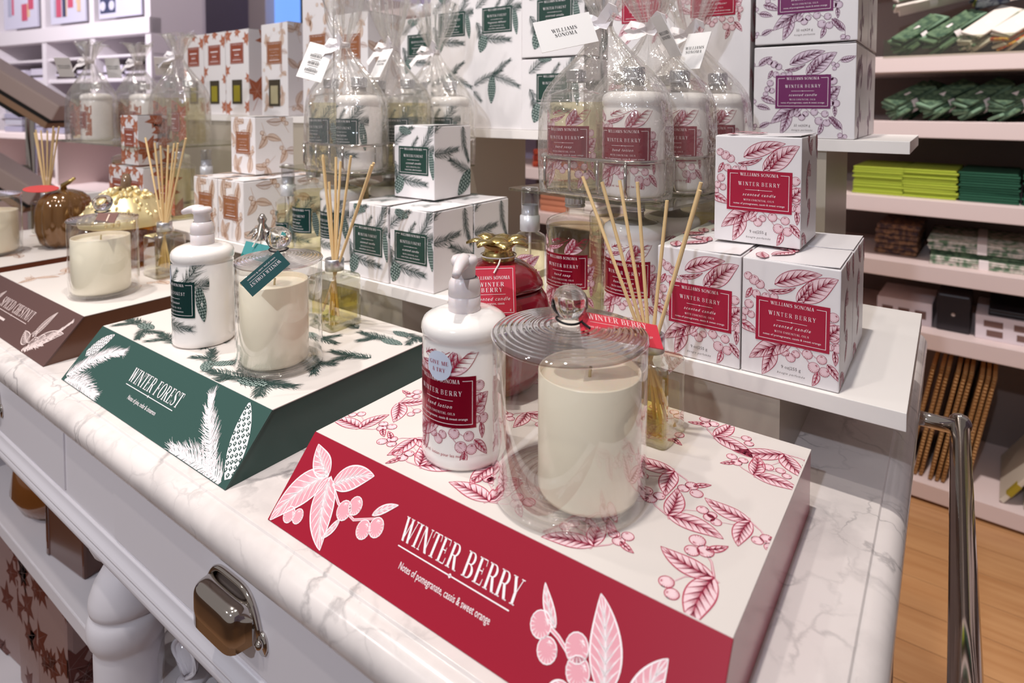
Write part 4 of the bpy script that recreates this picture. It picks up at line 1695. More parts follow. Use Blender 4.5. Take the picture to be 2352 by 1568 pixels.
def pomegranate(x, y, z):
    t = thing('pomegranate_candle', 'dark red glass pomegranate candle with a gold crown and red tag', 'candle', (x, y, z))

    def blob(prof, nm, par, wob, n=60):
        V, F = [], []
        for r, zz in prof:
            for k in range(n):
                a = 2 * PI * k / n
                q = r * (1 + wob * sin(6 * a) * (r / .05))
                V.append((q * cos(a), q * sin(a), zz))
        for i in range(len(prof) - 1):
            for k in range(n):
                k2 = (k + 1) % n
                F.append((i * n + k, i * n + k2, (i + 1) * n + k2, (i + 1) * n + k))
        return link(nm, mesh(nm, V, F, REDG, None, True), par)
    blob([(0, 0), (.026, 0), (.034, .004), (.043, .018), (.050, .038), (.0525, .058), (.051, .076), (.0465, .090), (.042, .0965), (.040, .0975)], 'bowl', t, .03)
    lid = blob([(.0415, .0985), (.0432, .1005), (.0425, .104), (.037, .112), (.027, .119), (.016, .1235), (.010, .125)], 'lid', t, .03)
    MB().lathe([(.0150, .122), (.0165, .126), (.0135, .130), (.013, .134), (.0185, .139)], 32).obj('crown_cup', [GOLD], lid, True)
    b = MB()
    for k in range(7):
        a = 2 * PI * k / 7 + .2
        V = []
        for i in range(7):
            f = i / 6
            r = .009 + .022 * f
            hw = .0085 * sin(PI * (f * .85 + .15)) ** .8 + .0004
            zz = .1375 + .0045 * sin(f * 3.0) + .0015 * (k % 2)
            for s, dz in ((-1, 0), (0, .0018), (1, 0)):
                V.append((r * cos(a) - s * hw * sin(a), r * sin(a) + s * hw * cos(a), zz + dz))
        F = []
        for i in range(6):
            for s in range(2):
                F.append((i * 3 + s, i * 3 + 3 + s, i * 3 + 4 + s, i * 3 + 1 + s))
        b.add(V, F)
    b.lathe([(0, .1440), (.004, .1436), (.009, .1405), (.0125, .1375)], 20)
    c = b.obj('gold_crown', [GOLD], lid, True)
    c.modifiers.new('thick', 'SOLIDIFY').thickness = .0009
    I = Ink()
    I.rect(2, 2, 40, 2.4, 0, 1)
    I.rect(2, 39.6, 40, 40, 0, 1)
    I.rect(2, 2, 2.4, 40, 0, 1)
    I.rect(39.6, 2, 40, 40, 0, 1)
    a = serif('WILLIAMS SONOMA', 2.9, .08)
    centred(I, serif('WILLIAMS SONOMA', 2.9, .08, 32 / a[1]), 21, 30.5, 0, 1)
    centred(I, serif('WINTER', 3.6, .25), 21, 24.5, 0, 1)
    centred(I, serif('BERRY', 3.6, .25), 21, 19.8, 0, 1)
    I.rect(9, 17.6, 33, 17.9, 0, 1)
    I.add(sans('scented candle', 3., .35, 1.2), 21, 12.6, w=1)
    I.add(sans('pomegranate, cassis', 1.9), 21, 9.2, w=1)
    I.add(sans('g', 1.9), 37, 4, w=1)
    bl = Vector((-.3365 - x, .4040 - y, .1385 - z))
    hang_tag(t, 'hang_tag', bl, Vector((.0283, .0204, .0012)), Vector((-.0045, .012, .0395)), .042, .042, mat('tag_red', (196, 44, 66), .45), I, [WHITEI])
    p = [Vector((.0172 * cos(a), .0172 * sin(a), .1275)) for a in [2 * PI * i / 20 for i in range(20)]]
    MB().tube(p, .0007, 6, closed=True).obj('neck_cord', [CORD], t)
    tp = bl + Vector((.0125, .0215, .0385))
    MB().tube([(.012, -.0125, .1275), (tp.x + .002, tp.y + .003, tp.z + .004), (tp.x, tp.y - .0012, tp.z - .003)], .0008, 6).obj('tag_cord', [CORD], t)
    return t


pomegranate(-.352, .4680, .0506)

# bottles and cartons on the low red shelf
Z1 = .0855
spray_bottle('berry', 'slim clear room spray bottle beside the red hand soap', -.4035, .5985, Z1)
bottle('hand soap', 'berry', 'soap_bottle', 'clear WINTER BERRY hand soap bottle in front under the acrylic plate', -.349, .610, Z1)
bottle('hand lotion', 'berry', 'lotion_bottle', 'white WINTER BERRY hand lotion bottle behind the reeds under the acrylic plate', -.2815, .6225, Z1)
bottle('hand soap', 'berry', 'soap_bottle', 'clear red-labelled soap bottle in the middle row under the acrylic plate', -.333, .684, Z1)
bottle('hand lotion', 'berry', 'lotion_bottle', 'white red-labelled lotion bottle in the middle row under the acrylic plate', -.2665, .692, Z1)
bottle('hand soap', 'berry', 'soap_bottle', 'clear red-labelled soap bottle in the rear row under the acrylic plate', -.250, .760, Z1)
G = 'berry candle cartons in a pyramid'
carton('berry9', 'candle_carton', 'red berry print candle carton, front right of the pyramid', 'carton', -.1095, .5975, Z1, G)
carton('berry9', 'candle_carton', 'red berry print candle carton, front left of the pyramid behind the reeds', 'carton', -.1885, .5965, Z1, G)
carton('berry9', 'candle_carton', 'red berry print candle carton, rear right of the pyramid', 'carton', -.1093, .6770, Z1, G)
carton('berry9', 'candle_carton', 'red berry print candle carton, rear left of the pyramid', 'carton', -.1883, .6765, Z1, G)
carton('berry9', 'candle_carton', 'red berry print candle carton on top of the pyramid', 'carton', -.1490, .6415, Z1 + BH + .0022, G)

# boxes on the tall red shelf
Z2 = .2815
G = 'large plum print candle boxes'
carton('plum22', 'large_candle_box', 'plum print candle box, lower front one on the tall shelf', 'carton', -.1545, .894, Z2, G)
carton('plum22', 'large_candle_box', 'plum print candle box, upper front one cut by the top of the photo', 'carton', -.1538, .894, Z2 + .1195, G)
carton('plum22', 'large_candle_box', 'plum print candle box, lower one behind the front stack', 'carton', -.1543, 1.003, Z2, G)
carton('plum22', 'large_candle_box', 'plum print candle box, upper one behind the front stack', 'carton', -.1536, 1.003, Z2 + .1195, G)
G = 'tall berry print diffuser boxes'
carton('berrytall', 'tall_diffuser_box', 'tall red-labelled diffuser box next to the plum candle boxes', 'carton', -.2715, .895, Z2, G)
carton('berrytall', 'tall_diffuser_box', 'tall red-labelled diffuser box behind the cellophane bows', 'carton', -.3765, .897, Z2, G)

# ------------------------------------------------------------------ green forest group


def green_tag(t, h):
    I = Ink()
    centred(I, serif('WINTER FOREST', 3.2, .08), 22, 7.6, 0, 1)
    I.rect(6, 6, 38, 6.3, 0, 1)
    I.add(sans(NF, 1.7), 22, 2.8, w=1)
    o = Vector((-.5395 + .5663, .3385 - .3728, .1735 - .05))
    tl, bl = Vector((-.5435, .3290, .1743)), Vector((-.5480, .3195, .1531))
    cc = Vector((.5663, -.3728, -.0506))
    # long side hangs down to the left, so the lettering reads sideways
    U = (Vector((-.5455, .3190, .1535)) - Vector((-.5300, .3480, .1800)))
    g0 = Vector((-.5300, .3480, .1800)) + cc
    hang_tag(t, 'hang_tag', g0, U, Vector((-.010, -.012, .0)) * -1, .044, .018, mat('teal_card', (40, 84, 86), .42), I, [WHITEI])


cloche('lidded glass cloche with a teal tag on the WINTER FOREST riser', -.5663, .3728, .0506, .0430, .108, green_tag)
candle('cream jar candle standing inside the teal-tagged cloche', -.5715, .3705, .0555, .0338, .0835)
gl = bottle('hand lotion', 'pine', 'pump_bottle', 'white hand lotion pump bottle with dark green pine label', -.6977, .3615, .0506, None, rad(-165))
sticker(gl, None).obj('round_sticker', cylmap(BR + .0001, .0785, ANG - rad(32), .0), [mat('pale_blue_sticker', (206, 216, 234), .35), GREENI], gl)
reed_diffuser('square glass reed diffuser with pale oil on the WINTER FOREST riser', -.6150, .4815, .0506,
              [(-.176, .03, .200), (-.09, -.04, .196), (-.03, .05, .195), (-.05, -.02, .165), (.02, .06, .190), (.216, .0, .203), (.47, .03, .212), (.52, -.03, .214)], .047, .0635)


def snow_cone(x, y, z):
    t = thing('pine_cone_candle', 'white glass pine cone candle with silver finial and turquoise tag', 'candle', (x, y, z))
    b = MB()
    prof = [(0, 0), (.028, 0), (.036, .006)]
    for i in range(7):
        r = .040 * (1 - (i / 8.5) ** 2)
        zz = .012 + i * .0115
        prof += [(r, zz), (r * 1.05, zz + .006), (r * .9, zz + .0105)]
    prof += [(.008, .097), (0, .098)]
    b.lathe(prof, 40)
    b.obj('cone_jar', [mat('white_glass', (236, 232, 228), .15, coat=.6)], t, True)
    b = MB().lathe([(.008, .096), (.0095, .100), (.005, .105), (.0075, .111), (.004, .118), (.006, .123), (.0025, .130), (0, .131)], 20)
    for k in range(5):
        a = 2 * PI * k / 5
        b.tube([(0, 0, .112), (.010 * cos(a), .010 * sin(a), .108), (.020 * cos(a), .020 * sin(a), .101)], [.003, .0035, .001], 8)
    b.obj('silver_finial', [CHROME], t, True)
    o = Vector((-.6830 - x, .3985 - y, .1405 - z))
    hang_tag(t, 'hang_tag', o, Vector((.026, .017, -.006)), Vector((-.004, .006, .016)), .034, .020, mat('turquoise_card', (44, 140, 140), .45), None, None)
    e = o + Vector((.010, .012, .012))
    MB().tube([(.004, -.004, .118), (e.x + .003, e.y + .004, e.z + .012), (e.x, e.y - .002, e.z)], .0009, 6).obj('tag_cord', [CORD], t)


snow_cone(-.722, .452, .0506)
spray_bottle('pine', 'slim clear room spray bottle with green label at the left of the forest shelf', -.880, .598, Z1)
bottle('hand soap', 'pine', 'soap_bottle', 'clear WINTER FOREST hand soap bottle in front under the green gift sets', -.835, .614, Z1)
bottle('hand lotion', 'pine', 'lotion_bottle', 'white WINTER FOREST lotion bottle hidden by the reeds under the gift sets', -.7655, .615, Z1)
bottle('hand soap', 'pine', 'soap_bottle', 'clear green-labelled soap bottle in the middle row under the gift sets', -.806, .688, Z1)
bottle('hand lotion', 'pine', 'lotion_bottle', 'white green-labelled lotion bottle in the middle row under the gift sets', -.733, .683, Z1)
bottle('hand lotion', 'pine', 'lotion_bottle', 'white green-labelled lotion bottle in the rear row under the gift sets', -.720, .752, Z1)
G = 'forest candle cartons in a pyramid'
carton('pine9', 'candle_carton', 'green pine print candle carton, front right of the pyramid', 'carton', -.5610, .5985, Z1, G)
carton('pine9', 'candle_carton', 'green pine print candle carton, front left of the pyramid behind the reeds', 'carton', -.6405, .5965, Z1, G)
carton('pine9', 'candle_carton', 'green pine print candle carton, rear right of the pyramid', 'carton', -.5605, .6785, Z1, G)
carton('pine9', 'candle_carton', 'green pine print candle carton, rear left of the pyramid', 'carton', -.6402, .6765, Z1, G)
carton('pine9', 'candle_carton', 'green pine print candle carton on top of the pyramid', 'carton', -.6150, .6585, Z1 + BH + .0022, G)
G = 'large pine print boxes'
carton('pinetall', 'tall_diffuser_box', 'tall pine print diffuser box, right one of the pair', 'carton', -.6380, .895, Z2, G)
carton('pinetall', 'tall_diffuser_box', 'tall pine print diffuser box, left one of the pair', 'carton', -.7440, .899, Z2, G)
carton('pineshort', 'tall_diffuser_box', 'pine print diffuser box half hidden by cellophane left of the pair', 'carton', -.8510, .925, Z2, G)
carton('pine22', 'large_candle_box', 'large pine print candle box, lower one right of the tall pair', 'carton', -.5255, .894, Z2, G)
carton('pine22', 'large_candle_box', 'large pine print candle box, upper one right of the tall pair', 'carton', -.5250, .894, Z2 + .1195, G)


# ------------------------------------------------------------------ cellophane gift sets in wire caddies
def plate(label, x, y, w, d, rz):
    b = MB().prism(rrect(w, d, .006), .0, .0028)
    t = b.obj('acrylic_plate', [ACRYL], None, False, (x, y, TZ + .2208))
    t.rotation_euler = (0, 0, rz)
    tag(t, label, 'plate')
    return t


def caddy(label, cx, cy, z, ax, group):
    t = thing('wire_caddy', label, 'caddy', (cx, cy, z), ax, group)
    w, d = .148, .074
    for zz, r in ((.040, .0022), (.0020, .0016)):
        MB().tube([(x, y, zz) for x, y in rrect(w, d, .034, 7)], r, 8, closed=True).obj('rail', [CHROME], t, True)
    for x in (-.052, -.018, .018, .052):
        pts = [(x, -d / 2 - .0012, .040), (x, -d / 2 - .0012, .010), (x, -d / 2 + .002, .003), (x, 0, .0012), (x, d / 2 - .002, .003), (x, d / 2 + .0012, .010), (x, d / 2 + .0012, .040)]
        MB().tube(pts, .0017, 8).obj('wire', [CHROME], t, True)
    for s in (-1, 1):
        MB().tube([(s * (w / 2 + .001), 0, .040), (s * (w / 2 + .001), 0, .008), (s * (w / 2 - .004), 0, .0015), (0, 0, .0012)], .0012, 8).obj('wire', [CHROME], t, True)
    return t


def bag(label, cx, cy, z, ax, seed, group, tag_dir=(-1, -1), flare=.085, tagq=None, tag_on=True, knot=.186, bar=False):
    r = random.Random(seed)
    t = thing('cellophane_bag', label, 'gift bag', (cx, cy, z), ax, group)
    n = 72
    ph = [r.uniform(0, 6.28) for _ in range(6)]
    rows = [(.0005, .152, .080, .0), (.03, .156, .083, .0006), (.07, .154, .082, .0008), (.105, .150, .078, .0012), (.120, .132, .066, .0022), (.138, .098, .050, .0030), (.155, .060, .034, .0034), (.172, .028, .020, .0026),
            (knot, .012, .011, .0014), (knot + .008, .020, .015, .003), (knot + .025, .042, .026, .006), (knot + .050, .066, .036, .0085), (knot + flare, .086, .044, .0105)]
    V, F = [], []
    for i, (zz, w, d, wob) in enumerate(rows):
        for k in range(n):
            a = 2 * PI * k / n
            e = .62 if i < 5 else .62 + .38 * min(1, (i - 4) / 3)
            c, s = cos(a), sin(a)
            x = w / 2 * abs(c) ** e * (1 if c > 0 else -1)
            y = d / 2 * abs(s) ** e * (1 if s > 0 else -1)
            q = wob * (sin(7 * a + ph[0] + i * .5) + .7 * sin(13 * a + ph[1]) + .5 * sin(19 * a + ph[2] - i * .7))
            V.append((x + q * c, y + q * s, zz + (.006 * sin(5 * a + ph[3]) + .004 * sin(9 * a) if i == len(rows) - 1 else 0)))
    for i in range(len(rows) - 1):
        for k in range(n):
            k2 = (k + 1) % n
            F.append((i * n + k, i * n + k2, (i + 1) * n + k2, (i + 1) * n + k))
    o = link('film', mesh('film', V, F, CELLO, None, True), t)
    sd = o.modifiers.new('smooth', 'SUBSURF')
    sd.levels = sd.render_levels = 1
    # ribbon: band, two loops, two tails
    b = MB()
    b.lathe([(.0075, knot - .003), (.0085, knot - .001), (.0085, knot + .003), (.0075, knot + .005)], 20)

    def strip(pts, w):
        V, F = [], []
        for i, p in enumerate(pts):
            p = Vector(p)
            d_ = (Vector(pts[min(i + 1, len(pts) - 1)]) - Vector(pts[max(i - 1, 0)])).normalized()
            sx = d_.cross(Vector((0, 0, 1)))
            sx = sx.normalized() if sx.length > 1e-4 else Vector((1, 0, 0))
            up = sx.cross(d_)
            v = (up * .85 + sx * .5).normalized() * w / 2
            V += [p - v, p + v]
        for i in range(len(pts) - 1):
            F.append((2 * i, 2 * i + 1, 2 * i + 3, 2 * i + 2))
        b.add(V, F)
    a0 = r.uniform(-.4, .4)
    for s in (-1, 1):
        dx, dy = cos(a0) * s, -.45
        strip([(0, -.008, knot), (.009 * dx, -.012, knot + .006), (.017 * dx, -.016, knot + .008), (.022 * dx, -.018, knot + .002), (.015 * dx, -.015, knot - .004), (0, -.009, knot)], .010)
        strip([(0, -.009, knot), (.010 * dx, -.016, knot - .006 + .012 * (s > 0)), (.022 * dx, -.021, knot - .008 + .022 * (s > 0)), (.034 * dx, -.026, knot - .022 + .030 * (s > 0))], .011)
    rb = b.obj('ribbon_bow', [RIBBON], t)
    rb.modifiers.new('thick', 'SOLIDIFY').thickness = .0004
    if tag_on:
        I = Ink()
        if bar:
            for j in range(3):
                y0 = 36 - 12 * j
                x = 8
                q = random.Random(j)
                while x < 26:
                    w_ = q.uniform(.3, 1.1)
                    I.rect(x, y0, x + w_, y0 + 5, 0, 1)
                    x += w_ + q.uniform(.4, .9)
                I.rect(9, y0 - 2.4, 25, y0 - 1.5, 0, 1)
                I.rect(12, y0 + 6, 24, y0 + 6.8, 0, 1)
        else:
            q = (30, 19) if tagq else (17, 27)
            centred(I, serif('WILLIAMS', 4, .12), q[0], q[1], 0, 1)
            centred(I, serif('SONOMA', 4, .12), q[0], q[1] - 5.5, 0, 1)
        if tagq:
            q0, U, V_, tw, th = tagq
            mi = t.matrix_basis.copy()
            mi = Matrix.Translation((cx, cy, z)) @ Matrix.Rotation(ax, 4, 'Z')
            mi.invert()
            r3 = mi.to_3x3()
            hang_tag(t, 'hang_tag', mi @ Vector(q0), r3 @ Vector(U), r3 @ Vector(V_), tw, th, mat('white_tag_card', (242, 238, 236), .5), I, [BLACKT])
        else:
            tx, ty = tag_dir
            top = Vector((tx * .012, ty * .010 - .012, knot - .004))
            U = Vector((abs(ty) + .2, -tx * .8, 0)).normalized()
            V_ = (Vector((-tx * .75, -ty * .35, .55))).normalized()
            o = top - V_ * .050 - U * .017
            hang_tag(t, 'hang_tag', o, U, V_, .034, .050, mat('white_tag_card', (242, 238, 236), .5), I, [BLACKT])
    return t


def gift(scent, xl, yl, xr, yr, z, kinds, who, group, seed, **k):
    cx, cy, ax = (xl + xr) / 2, (yl + yr) / 2, math.atan2(yr - yl, xr - xl)
    col = 'red' if scent == 'berry' else 'green'
    w = lambda kd: ('clear hand soap' if 'soap' in kd else 'white hand lotion')
    bottle(kinds[0], scent, 'soap_bottle' if 'soap' in kinds[0] else 'lotion_bottle', 'left %s bottle in the %s gift set' % (w(kinds[0]), who), xl, yl, z + .003, group + ' bottles')
    bottle(kinds[1], scent, 'soap_bottle' if 'soap' in kinds[1] else 'lotion_bottle', 'right %s bottle in the %s gift set' % (w(kinds[1]), who), xr, yr, z + .003, group + ' bottles')
    caddy('chrome wire caddy holding the %s gift set' % who, cx, cy, z + .0005, ax, group + ' caddies')
    bag('clear cellophane bag with white bow around the %s gift set' % who, cx, cy, z, ax, seed, group + ' bags', **k)


Z3 = .2240
plate('thin clear acrylic plate lying on the red-labelled bottle caps', -.306, .690, .215, .238, rad(-9))
plate('thin clear acrylic plate lying on the green-labelled bottle caps', -.765, .690, .215, .238, rad(-6))
gift('berry', -.3490, .611, -.2740, .602, Z3, ('hand soap', 'hand lotion'), 'front red berry', 'red berry gift sets', 1, tagq=((-.3388, .5233, .3741), (.0414, .0427, .0131), (.0140, .0234, .0219), .061, .035))
gift('berry', -.3300, .693, -.2550, .684, Z3, ('hand soap', 'hand lotion'), 'middle red berry', 'red berry gift sets', 2, tag_dir=(.9, -.6))
gift('berry', -.3120, .774, -.2370, .765, Z3, ('hand soap', 'hand lotion'), 'rear red berry', 'red berry gift sets', 3, tag_dir=(.3, -.9))
gift('pine', -.7780, .606, -.7040, .598, Z3, ('hand soap', 'hand lotion'), 'front green forest', 'green forest gift sets', 4, tagq=((-.7838, .5481, .3638), (.0298, .0210, -.0095), (.0106, .0346, .0467), .0377, .059), bar=True)
gift('pine', -.7640, .690, -.6900, .682, Z3, ('hand lotion', 'hand soap'), 'middle green forest', 'green forest gift sets', 5, tag_dir=(.2, -.9))
gift('pine', -.7490, .772, -.6750, .764, Z3, ('hand soap', 'hand lotion'), 'rear green forest', 'green forest gift sets', 6, tag_on=False)


# ------------------------------------------------------------------ chestnut and pumpkin groups
def small_tag(col, corner, U, V, w, h):
    def f(t, hh):
        I = Ink()
        I.rect(w * 1000 * .55, 2, w * 1000 * .62, h * 1000 - 2, 0, 1)
        hang_tag(t, 'hang_tag', corner, U, V, w, h, col, I, [mat('tag_foil', (232, 206, 186), .3, .4)])
    return f


cloche('lidded glass cloche with a small brown tag on the SPICED CHESTNUT riser', -.9874, .3687, .0506, .0437, .1055,
       small_tag(mat('brown_card', (116, 78, 70), .4), (-.9604 + .9874, .3476 - .3687, .1585 - .0506), (.0221, .0158, 0), (-.006, .008, .0125), .028, .0150))
candle('cream jar candle standing inside the brown-tagged cloche', -.9900, .3660, .0555, .0365, .078)
reed_diffuser('square glass reed diffuser with silver collar behind the chestnut cloche', -1.0165, .4660, .0506,
              [(-.445, .03, .224), (-.16, .05, .196), (-.11, -.03, .200), (.08, .02, .196), (.12, .06, .200), (.32, .0, .210), (.40, .03, .224)], .047, .066, oil=OILCL)


def gold_pumpkin(x, y, z):
    t = thing('gold_lidded_pumpkin', 'amber glass pumpkin jar with a knobbly gold lid behind the chestnut cloche', 'candle', (x, y, z))
    AM = thin_glass('amber_glass', (206, 160, 84), .10, .8, 2.5, .05)
    n = 60

    def ribbed(prof, nm, m, par, lobes=10, wob=.05):
        V, F = [], []
        for r, zz in prof:
            for k in range(n):
                a = 2 * PI * k / n
                q = r * (1 - wob + wob * 2 * abs(sin(lobes * a / 2)) ** .6)
                V.append((q * cos(a), q * sin(a), zz))
        for i in range(len(prof) - 1):
            for k in range(n):
                k2 = (k + 1) % n
                F.append((i * n + k, i * n + k2, (i + 1) * n + k2, (i + 1) * n + k))
        return link(nm, mesh(nm, V, F, m, None, True), par)
    ribbed([(0, .001), (.046, 0), (.060, .012), (.069, .032), (.070, .05), (.066, .064), (.062, .068)], 'bowl', AM, t)
    MB().lathe([(0, .004), (.040, .004), (.05, .02), (.054, .045), (0, .046)], 40).obj('wax', [mat('amber_wax', (196, 140, 58), .4)], t, True)
    lid = ribbed([(.067, .068), (.0685, .071), (.064, .084), (.052, .102), (.036, .116), (.018, .124), (0, .126)], 'gold_lid', mat('pale_gold', (236, 218, 168), .42, .75), t, 10, .02)
    r = random.Random(5)
    b = MB()
    for k in range(150):
        f = r.random() ** .7
        a = r.uniform(0, 2 * PI)
        rr = .008 + .058 * f
        zz = .127 - .052 * f ** 2.1
        V, F = [], []
        s = r.uniform(.0038, .0058)
        T = tr(rr * cos(a), rr * sin(a), zz) @ rot('Z', math.degrees(a)) @ rot('Y', 20 + 45 * f)
        b.lathe([(0, -s * .6), (s * .8, -s * .2), (s * .75, s * .5), (0, s)], 7, 0, T @ Matrix.Diagonal((1.5, .85, 1, 1)))
    tag(b.obj('petals', [mat('pale_gold', (236, 218, 168), .42, .75)], lid, True), kind='stuff')
    MB().tube([(0, 0, .124), (.002, 0, .134), (.001, .002, .142), (-.004, .004, .150)], [.009, .0075, .008, .006], 12).obj('stem', [mat('smoky_glass', (120, 96, 74), .1, coat=.6)], lid, True)
    return t


gold_pumpkin(-1.150, .4640, .0506)


def amber_pumpkin(x, y, z):
    t = thing('amber_pumpkin_jar', 'ribbed amber glass pumpkin jar with red leaf tag at the far left', 'candle', (x, y, z))
    AM = mat('amber_mercury_glass', (122, 84, 44), .10, .35, coat=.8)
    n = 60
    prof = [(0, 0), (.028, 0), (.039, .010), (.046, .034), (.047, .06), (.045, .078), (.040, .092), (.029, .102), (.013, .108), (0, .109)]
    V, F = [], []
    for r, zz in prof:
        for k in range(n):
            a = 2 * PI * k / n
            q = r * (.94 + .1 * abs(sin(5 * a)) ** .6)
            V.append((q * cos(a), q * sin(a), zz))
    for i in range(len(prof) - 1):
        for k in range(n):
            k2 = (k + 1) % n
            F.append((i * n + k, i * n + k2, (i + 1) * n + k2, (i + 1) * n + k))
    link('jar', mesh('jar', V, F, AM, None, True), t)
    MB().tube([(0, 0, .106), (.004, -.002, .117), (.014, .004, .123), (.024, .010, .131)], [.006, .005, .004, .0025], 10).obj('gold_stem', [GOLD], t, True)
    P = [(.034 * cos(a), .013 * sin(a)) for a in [2 * PI * k / 18 for k in range(18)]]
    MB().prism(P, 0, .0008, 0, tr(-.008, -.034, .112) @ rot('Z', 35) @ rot('X', 24)).obj('leaf_tag', [mat('coral_leaf', (206, 72, 70), .5)], t)
    return t


amber_pumpkin(-1.386, .452, .0506)
cloche('lidded glass jar with a rust tag at the left edge of the photo', -1.4143, .345, .0506, .0475, .105,
       small_tag(mat('rust_card', (170, 88, 70), .4), (.022, -.030, .100), (.0221, .0158, 0), (-.006, .008, .0125), .034, .0160))
candle('cream jar candle standing inside the rust-tagged jar', -1.4140, .345, .0555, .042, .074)
reed_diffuser('reed diffuser half hidden at the far left behind the amber pumpkin', -1.560, .478, .0506,
              [(-.42, .0, .215), (-.36, .06, .216), (-.25, -.03, .212), (-.02, .03, .205), (.28, .0, .222), (.34, .04, .226), (.40, -.02, .222)], .047, .066)

ZC = .0925
G = 'cream chestnut cartons in a pyramid'
carton('nut9', 'candle_carton', 'cream chestnut carton with tan label, front right of the pyramid', 'carton', -.9845, .5975, ZC, G)
carton('nut9', 'candle_carton', 'cream chestnut carton with tan label, front left of the pyramid', 'carton', -1.0640, .5965, ZC, G)
carton('nut9', 'candle_carton', 'cream chestnut carton with tan label, rear right of the pyramid', 'carton', -.9840, .6775, ZC, G)
carton('nut9', 'candle_carton', 'cream chestnut carton with tan label on top of the pyramid', 'carton', -1.0430, .6560, ZC + BH + .0022, G)
G = 'rust leaf cartons in a pyramid'
carton('rust9', 'candle_carton', 'rust maple leaf carton, front right below the top one', 'carton', -1.3440, .5985, ZC, G)
carton('rust9', 'candle_carton', 'rust maple leaf carton, front left below the top one', 'carton', -1.4230, .5985, ZC, G)
carton('rust9', 'candle_carton', 'rust maple leaf carton on top of its pyramid', 'carton', -1.3900, .6100, ZC + BH + .0022, G)
ZB = .2975
G = 'tall boxes behind the chestnut bottles'
for i, (x, w) in enumerate(((-1.455, 'right'), (-1.561, 'middle'), (-1.667, 'left'))):
    carton('rusttall', 'tall_diffuser_box', 'rust leaf diffuser box with green window, %s one of three' % w, 'carton', x, .90, ZB, G)
carton('nuttall', 'tall_diffuser_box', 'cream diffuser box with tan label and pale window', 'carton', -1.2850, .893, ZB, G)
carton('nutbig', 'tall_diffuser_box', 'tallest cream diffuser box with brown label behind the cellophane', 'carton', -1.1250, .893, ZB, G)
carton('nutplain', 'tall_diffuser_box', 'cream diffuser box with chestnut sprig on its side', 'carton', -1.0150, .893, ZB, G)
P_COPF = [RUSTI, TANT, mat('copper_foil_label', (158, 76, 62), .25, .3), WHITEI, RUSTI]


def brown_bottle(label, x, y, z, white=False):
    t = thing('soap_bottle', label, 'bottle', (x, y, z))
    link('body', BM['body_w' if white else 'body_g'], t)
    if not white:
        link('liquid', BM['liquid'], t)
    if 'cop' not in BM:
        a, l = nut_face(70, 90, None, lx=12, ly=26, rust=True)
        l2 = Ink()
        for pts, w, c in l.P:
            xs = [p[0] for p in pts]
            if max(xs) - min(xs) > 6 and len(pts) == 4:
                l2.rect(min(xs), min(p[1] for p in pts), max(xs), max(p[1] for p in pts), c, w, 12)
            else:
                l2.poly(pts, c, w)
        BM['cop'] = bottle_art(P_COPF, a, l2)
    for nm, m in zip(('print', 'label'), BM['cop']):
        link(nm, m, t)
    link('screw_cap', BM['cap'], t)
    return t


b = MB().prism(rrect(.50, .24, .006), .0, .0028)
t = b.obj('acrylic_plate', [ACRYL], None, False, (-1.515, .675, TZ + .2350))
tag(t, 'thin clear acrylic plate under the copper-labelled gift sets', 'plate')
for nm, x, y, z, wh in (('clear copper-labelled soap bottle, left one of the pair beside the rust cartons', -1.375, .648, .2385, 0), ('clear copper-labelled soap bottle, right one of the pair beside the rust cartons', -1.303, .652, .2385, 0),
                        ('clear copper-labelled soap bottle, lower front one right of the rust cartons', -1.272, .612, ZC, 0), ('white copper-labelled lotion bottle, lower one behind the rust cartons', -1.47, .70, ZC + .0055, 1),
                        ('clear copper-labelled soap bottle, lower one left of the rust cartons', -1.53, .625, ZC + .0055, 0), ('white copper-labelled bottle in the far left gift set', -1.655, .610, .2385, 1), ('clear copper-labelled bottle in the far left gift set', -1.725, .613, .2385, 0),
                        ('white copper-labelled bottle in the middle gift set at the far left', -1.595, .692, .2385, 1), ('clear copper-labelled bottle in the middle gift set at the far left', -1.665, .696, .2385, 0)):
    brown_bottle(nm, x, y, z, wh)
spray_bottle('pine', 'small spray bottle peeping over the reeds beside the rust cartons', -1.215, .640, ZC)
for i, (x, y, lb, td) in enumerate(((-1.690, .612, 'far left copper gift set', (-.9, -.6)), (-1.630, .694, 'middle copper gift set at the far left', (-.8, -.7)), (-1.339, .650, 'soap pair right of the rust cartons', (-.8, .2)))):
    bag('clear cellophane bag with white bow around the ' + lb, x, y, .2381, .05, 20 + i, 'copper gift bags', tag_dir=td, flare=.045)

# ------------------------------------------------------------------ shop shelving along the back
ANGS = rad(3.5)
nrm = Vector((sin(ANGS), cos(ANGS), 0))
rgt = Vector((cos(ANGS), -sin(ANGS), 0))
org = nrm * 2.2428


def SP(s, q, z):
    p = org + rgt * s + nrm * q
    return (p.x, p.y, z)


un = thing('wall_shelving', 'long white wall shelving stacked with folded linens', 'shelving', (org.x, org.y, F0), -ANGS)
LV = [-.84, -.37, -.163, .038, .278, .480, .86]
for i, z in enumerate(LV):
    MB().box(-2.9, 0, z - .05 - F0, 2.2, .42, z - F0, bev=.002).obj('shelf_board', [PINKW], un)
MB().box(-2.9, .42, 0, 2.2, .45, 1.85).obj('back_panel', [mat('shelf_back_shade', (128, 112, 106), .6)], un)  # back darkened: deep shade inside the compartments is put into this colour
for s in (-2.9, -1.25, .62, 2.17):
    MB().box(s, .004, 0, s + .03, .42, 1.85).obj('upright', [PINKW], un)
MB().box(-2.9, .03, 0, 2.2, .06, .012).obj('kick_board', [PINKW], un)


def cloth(name, r, g, b_, var=None):
    m = mat(name, (r, g, b_), .9)
    if var:
        vary(m, var, 60, .42, .6, 5)
    return m


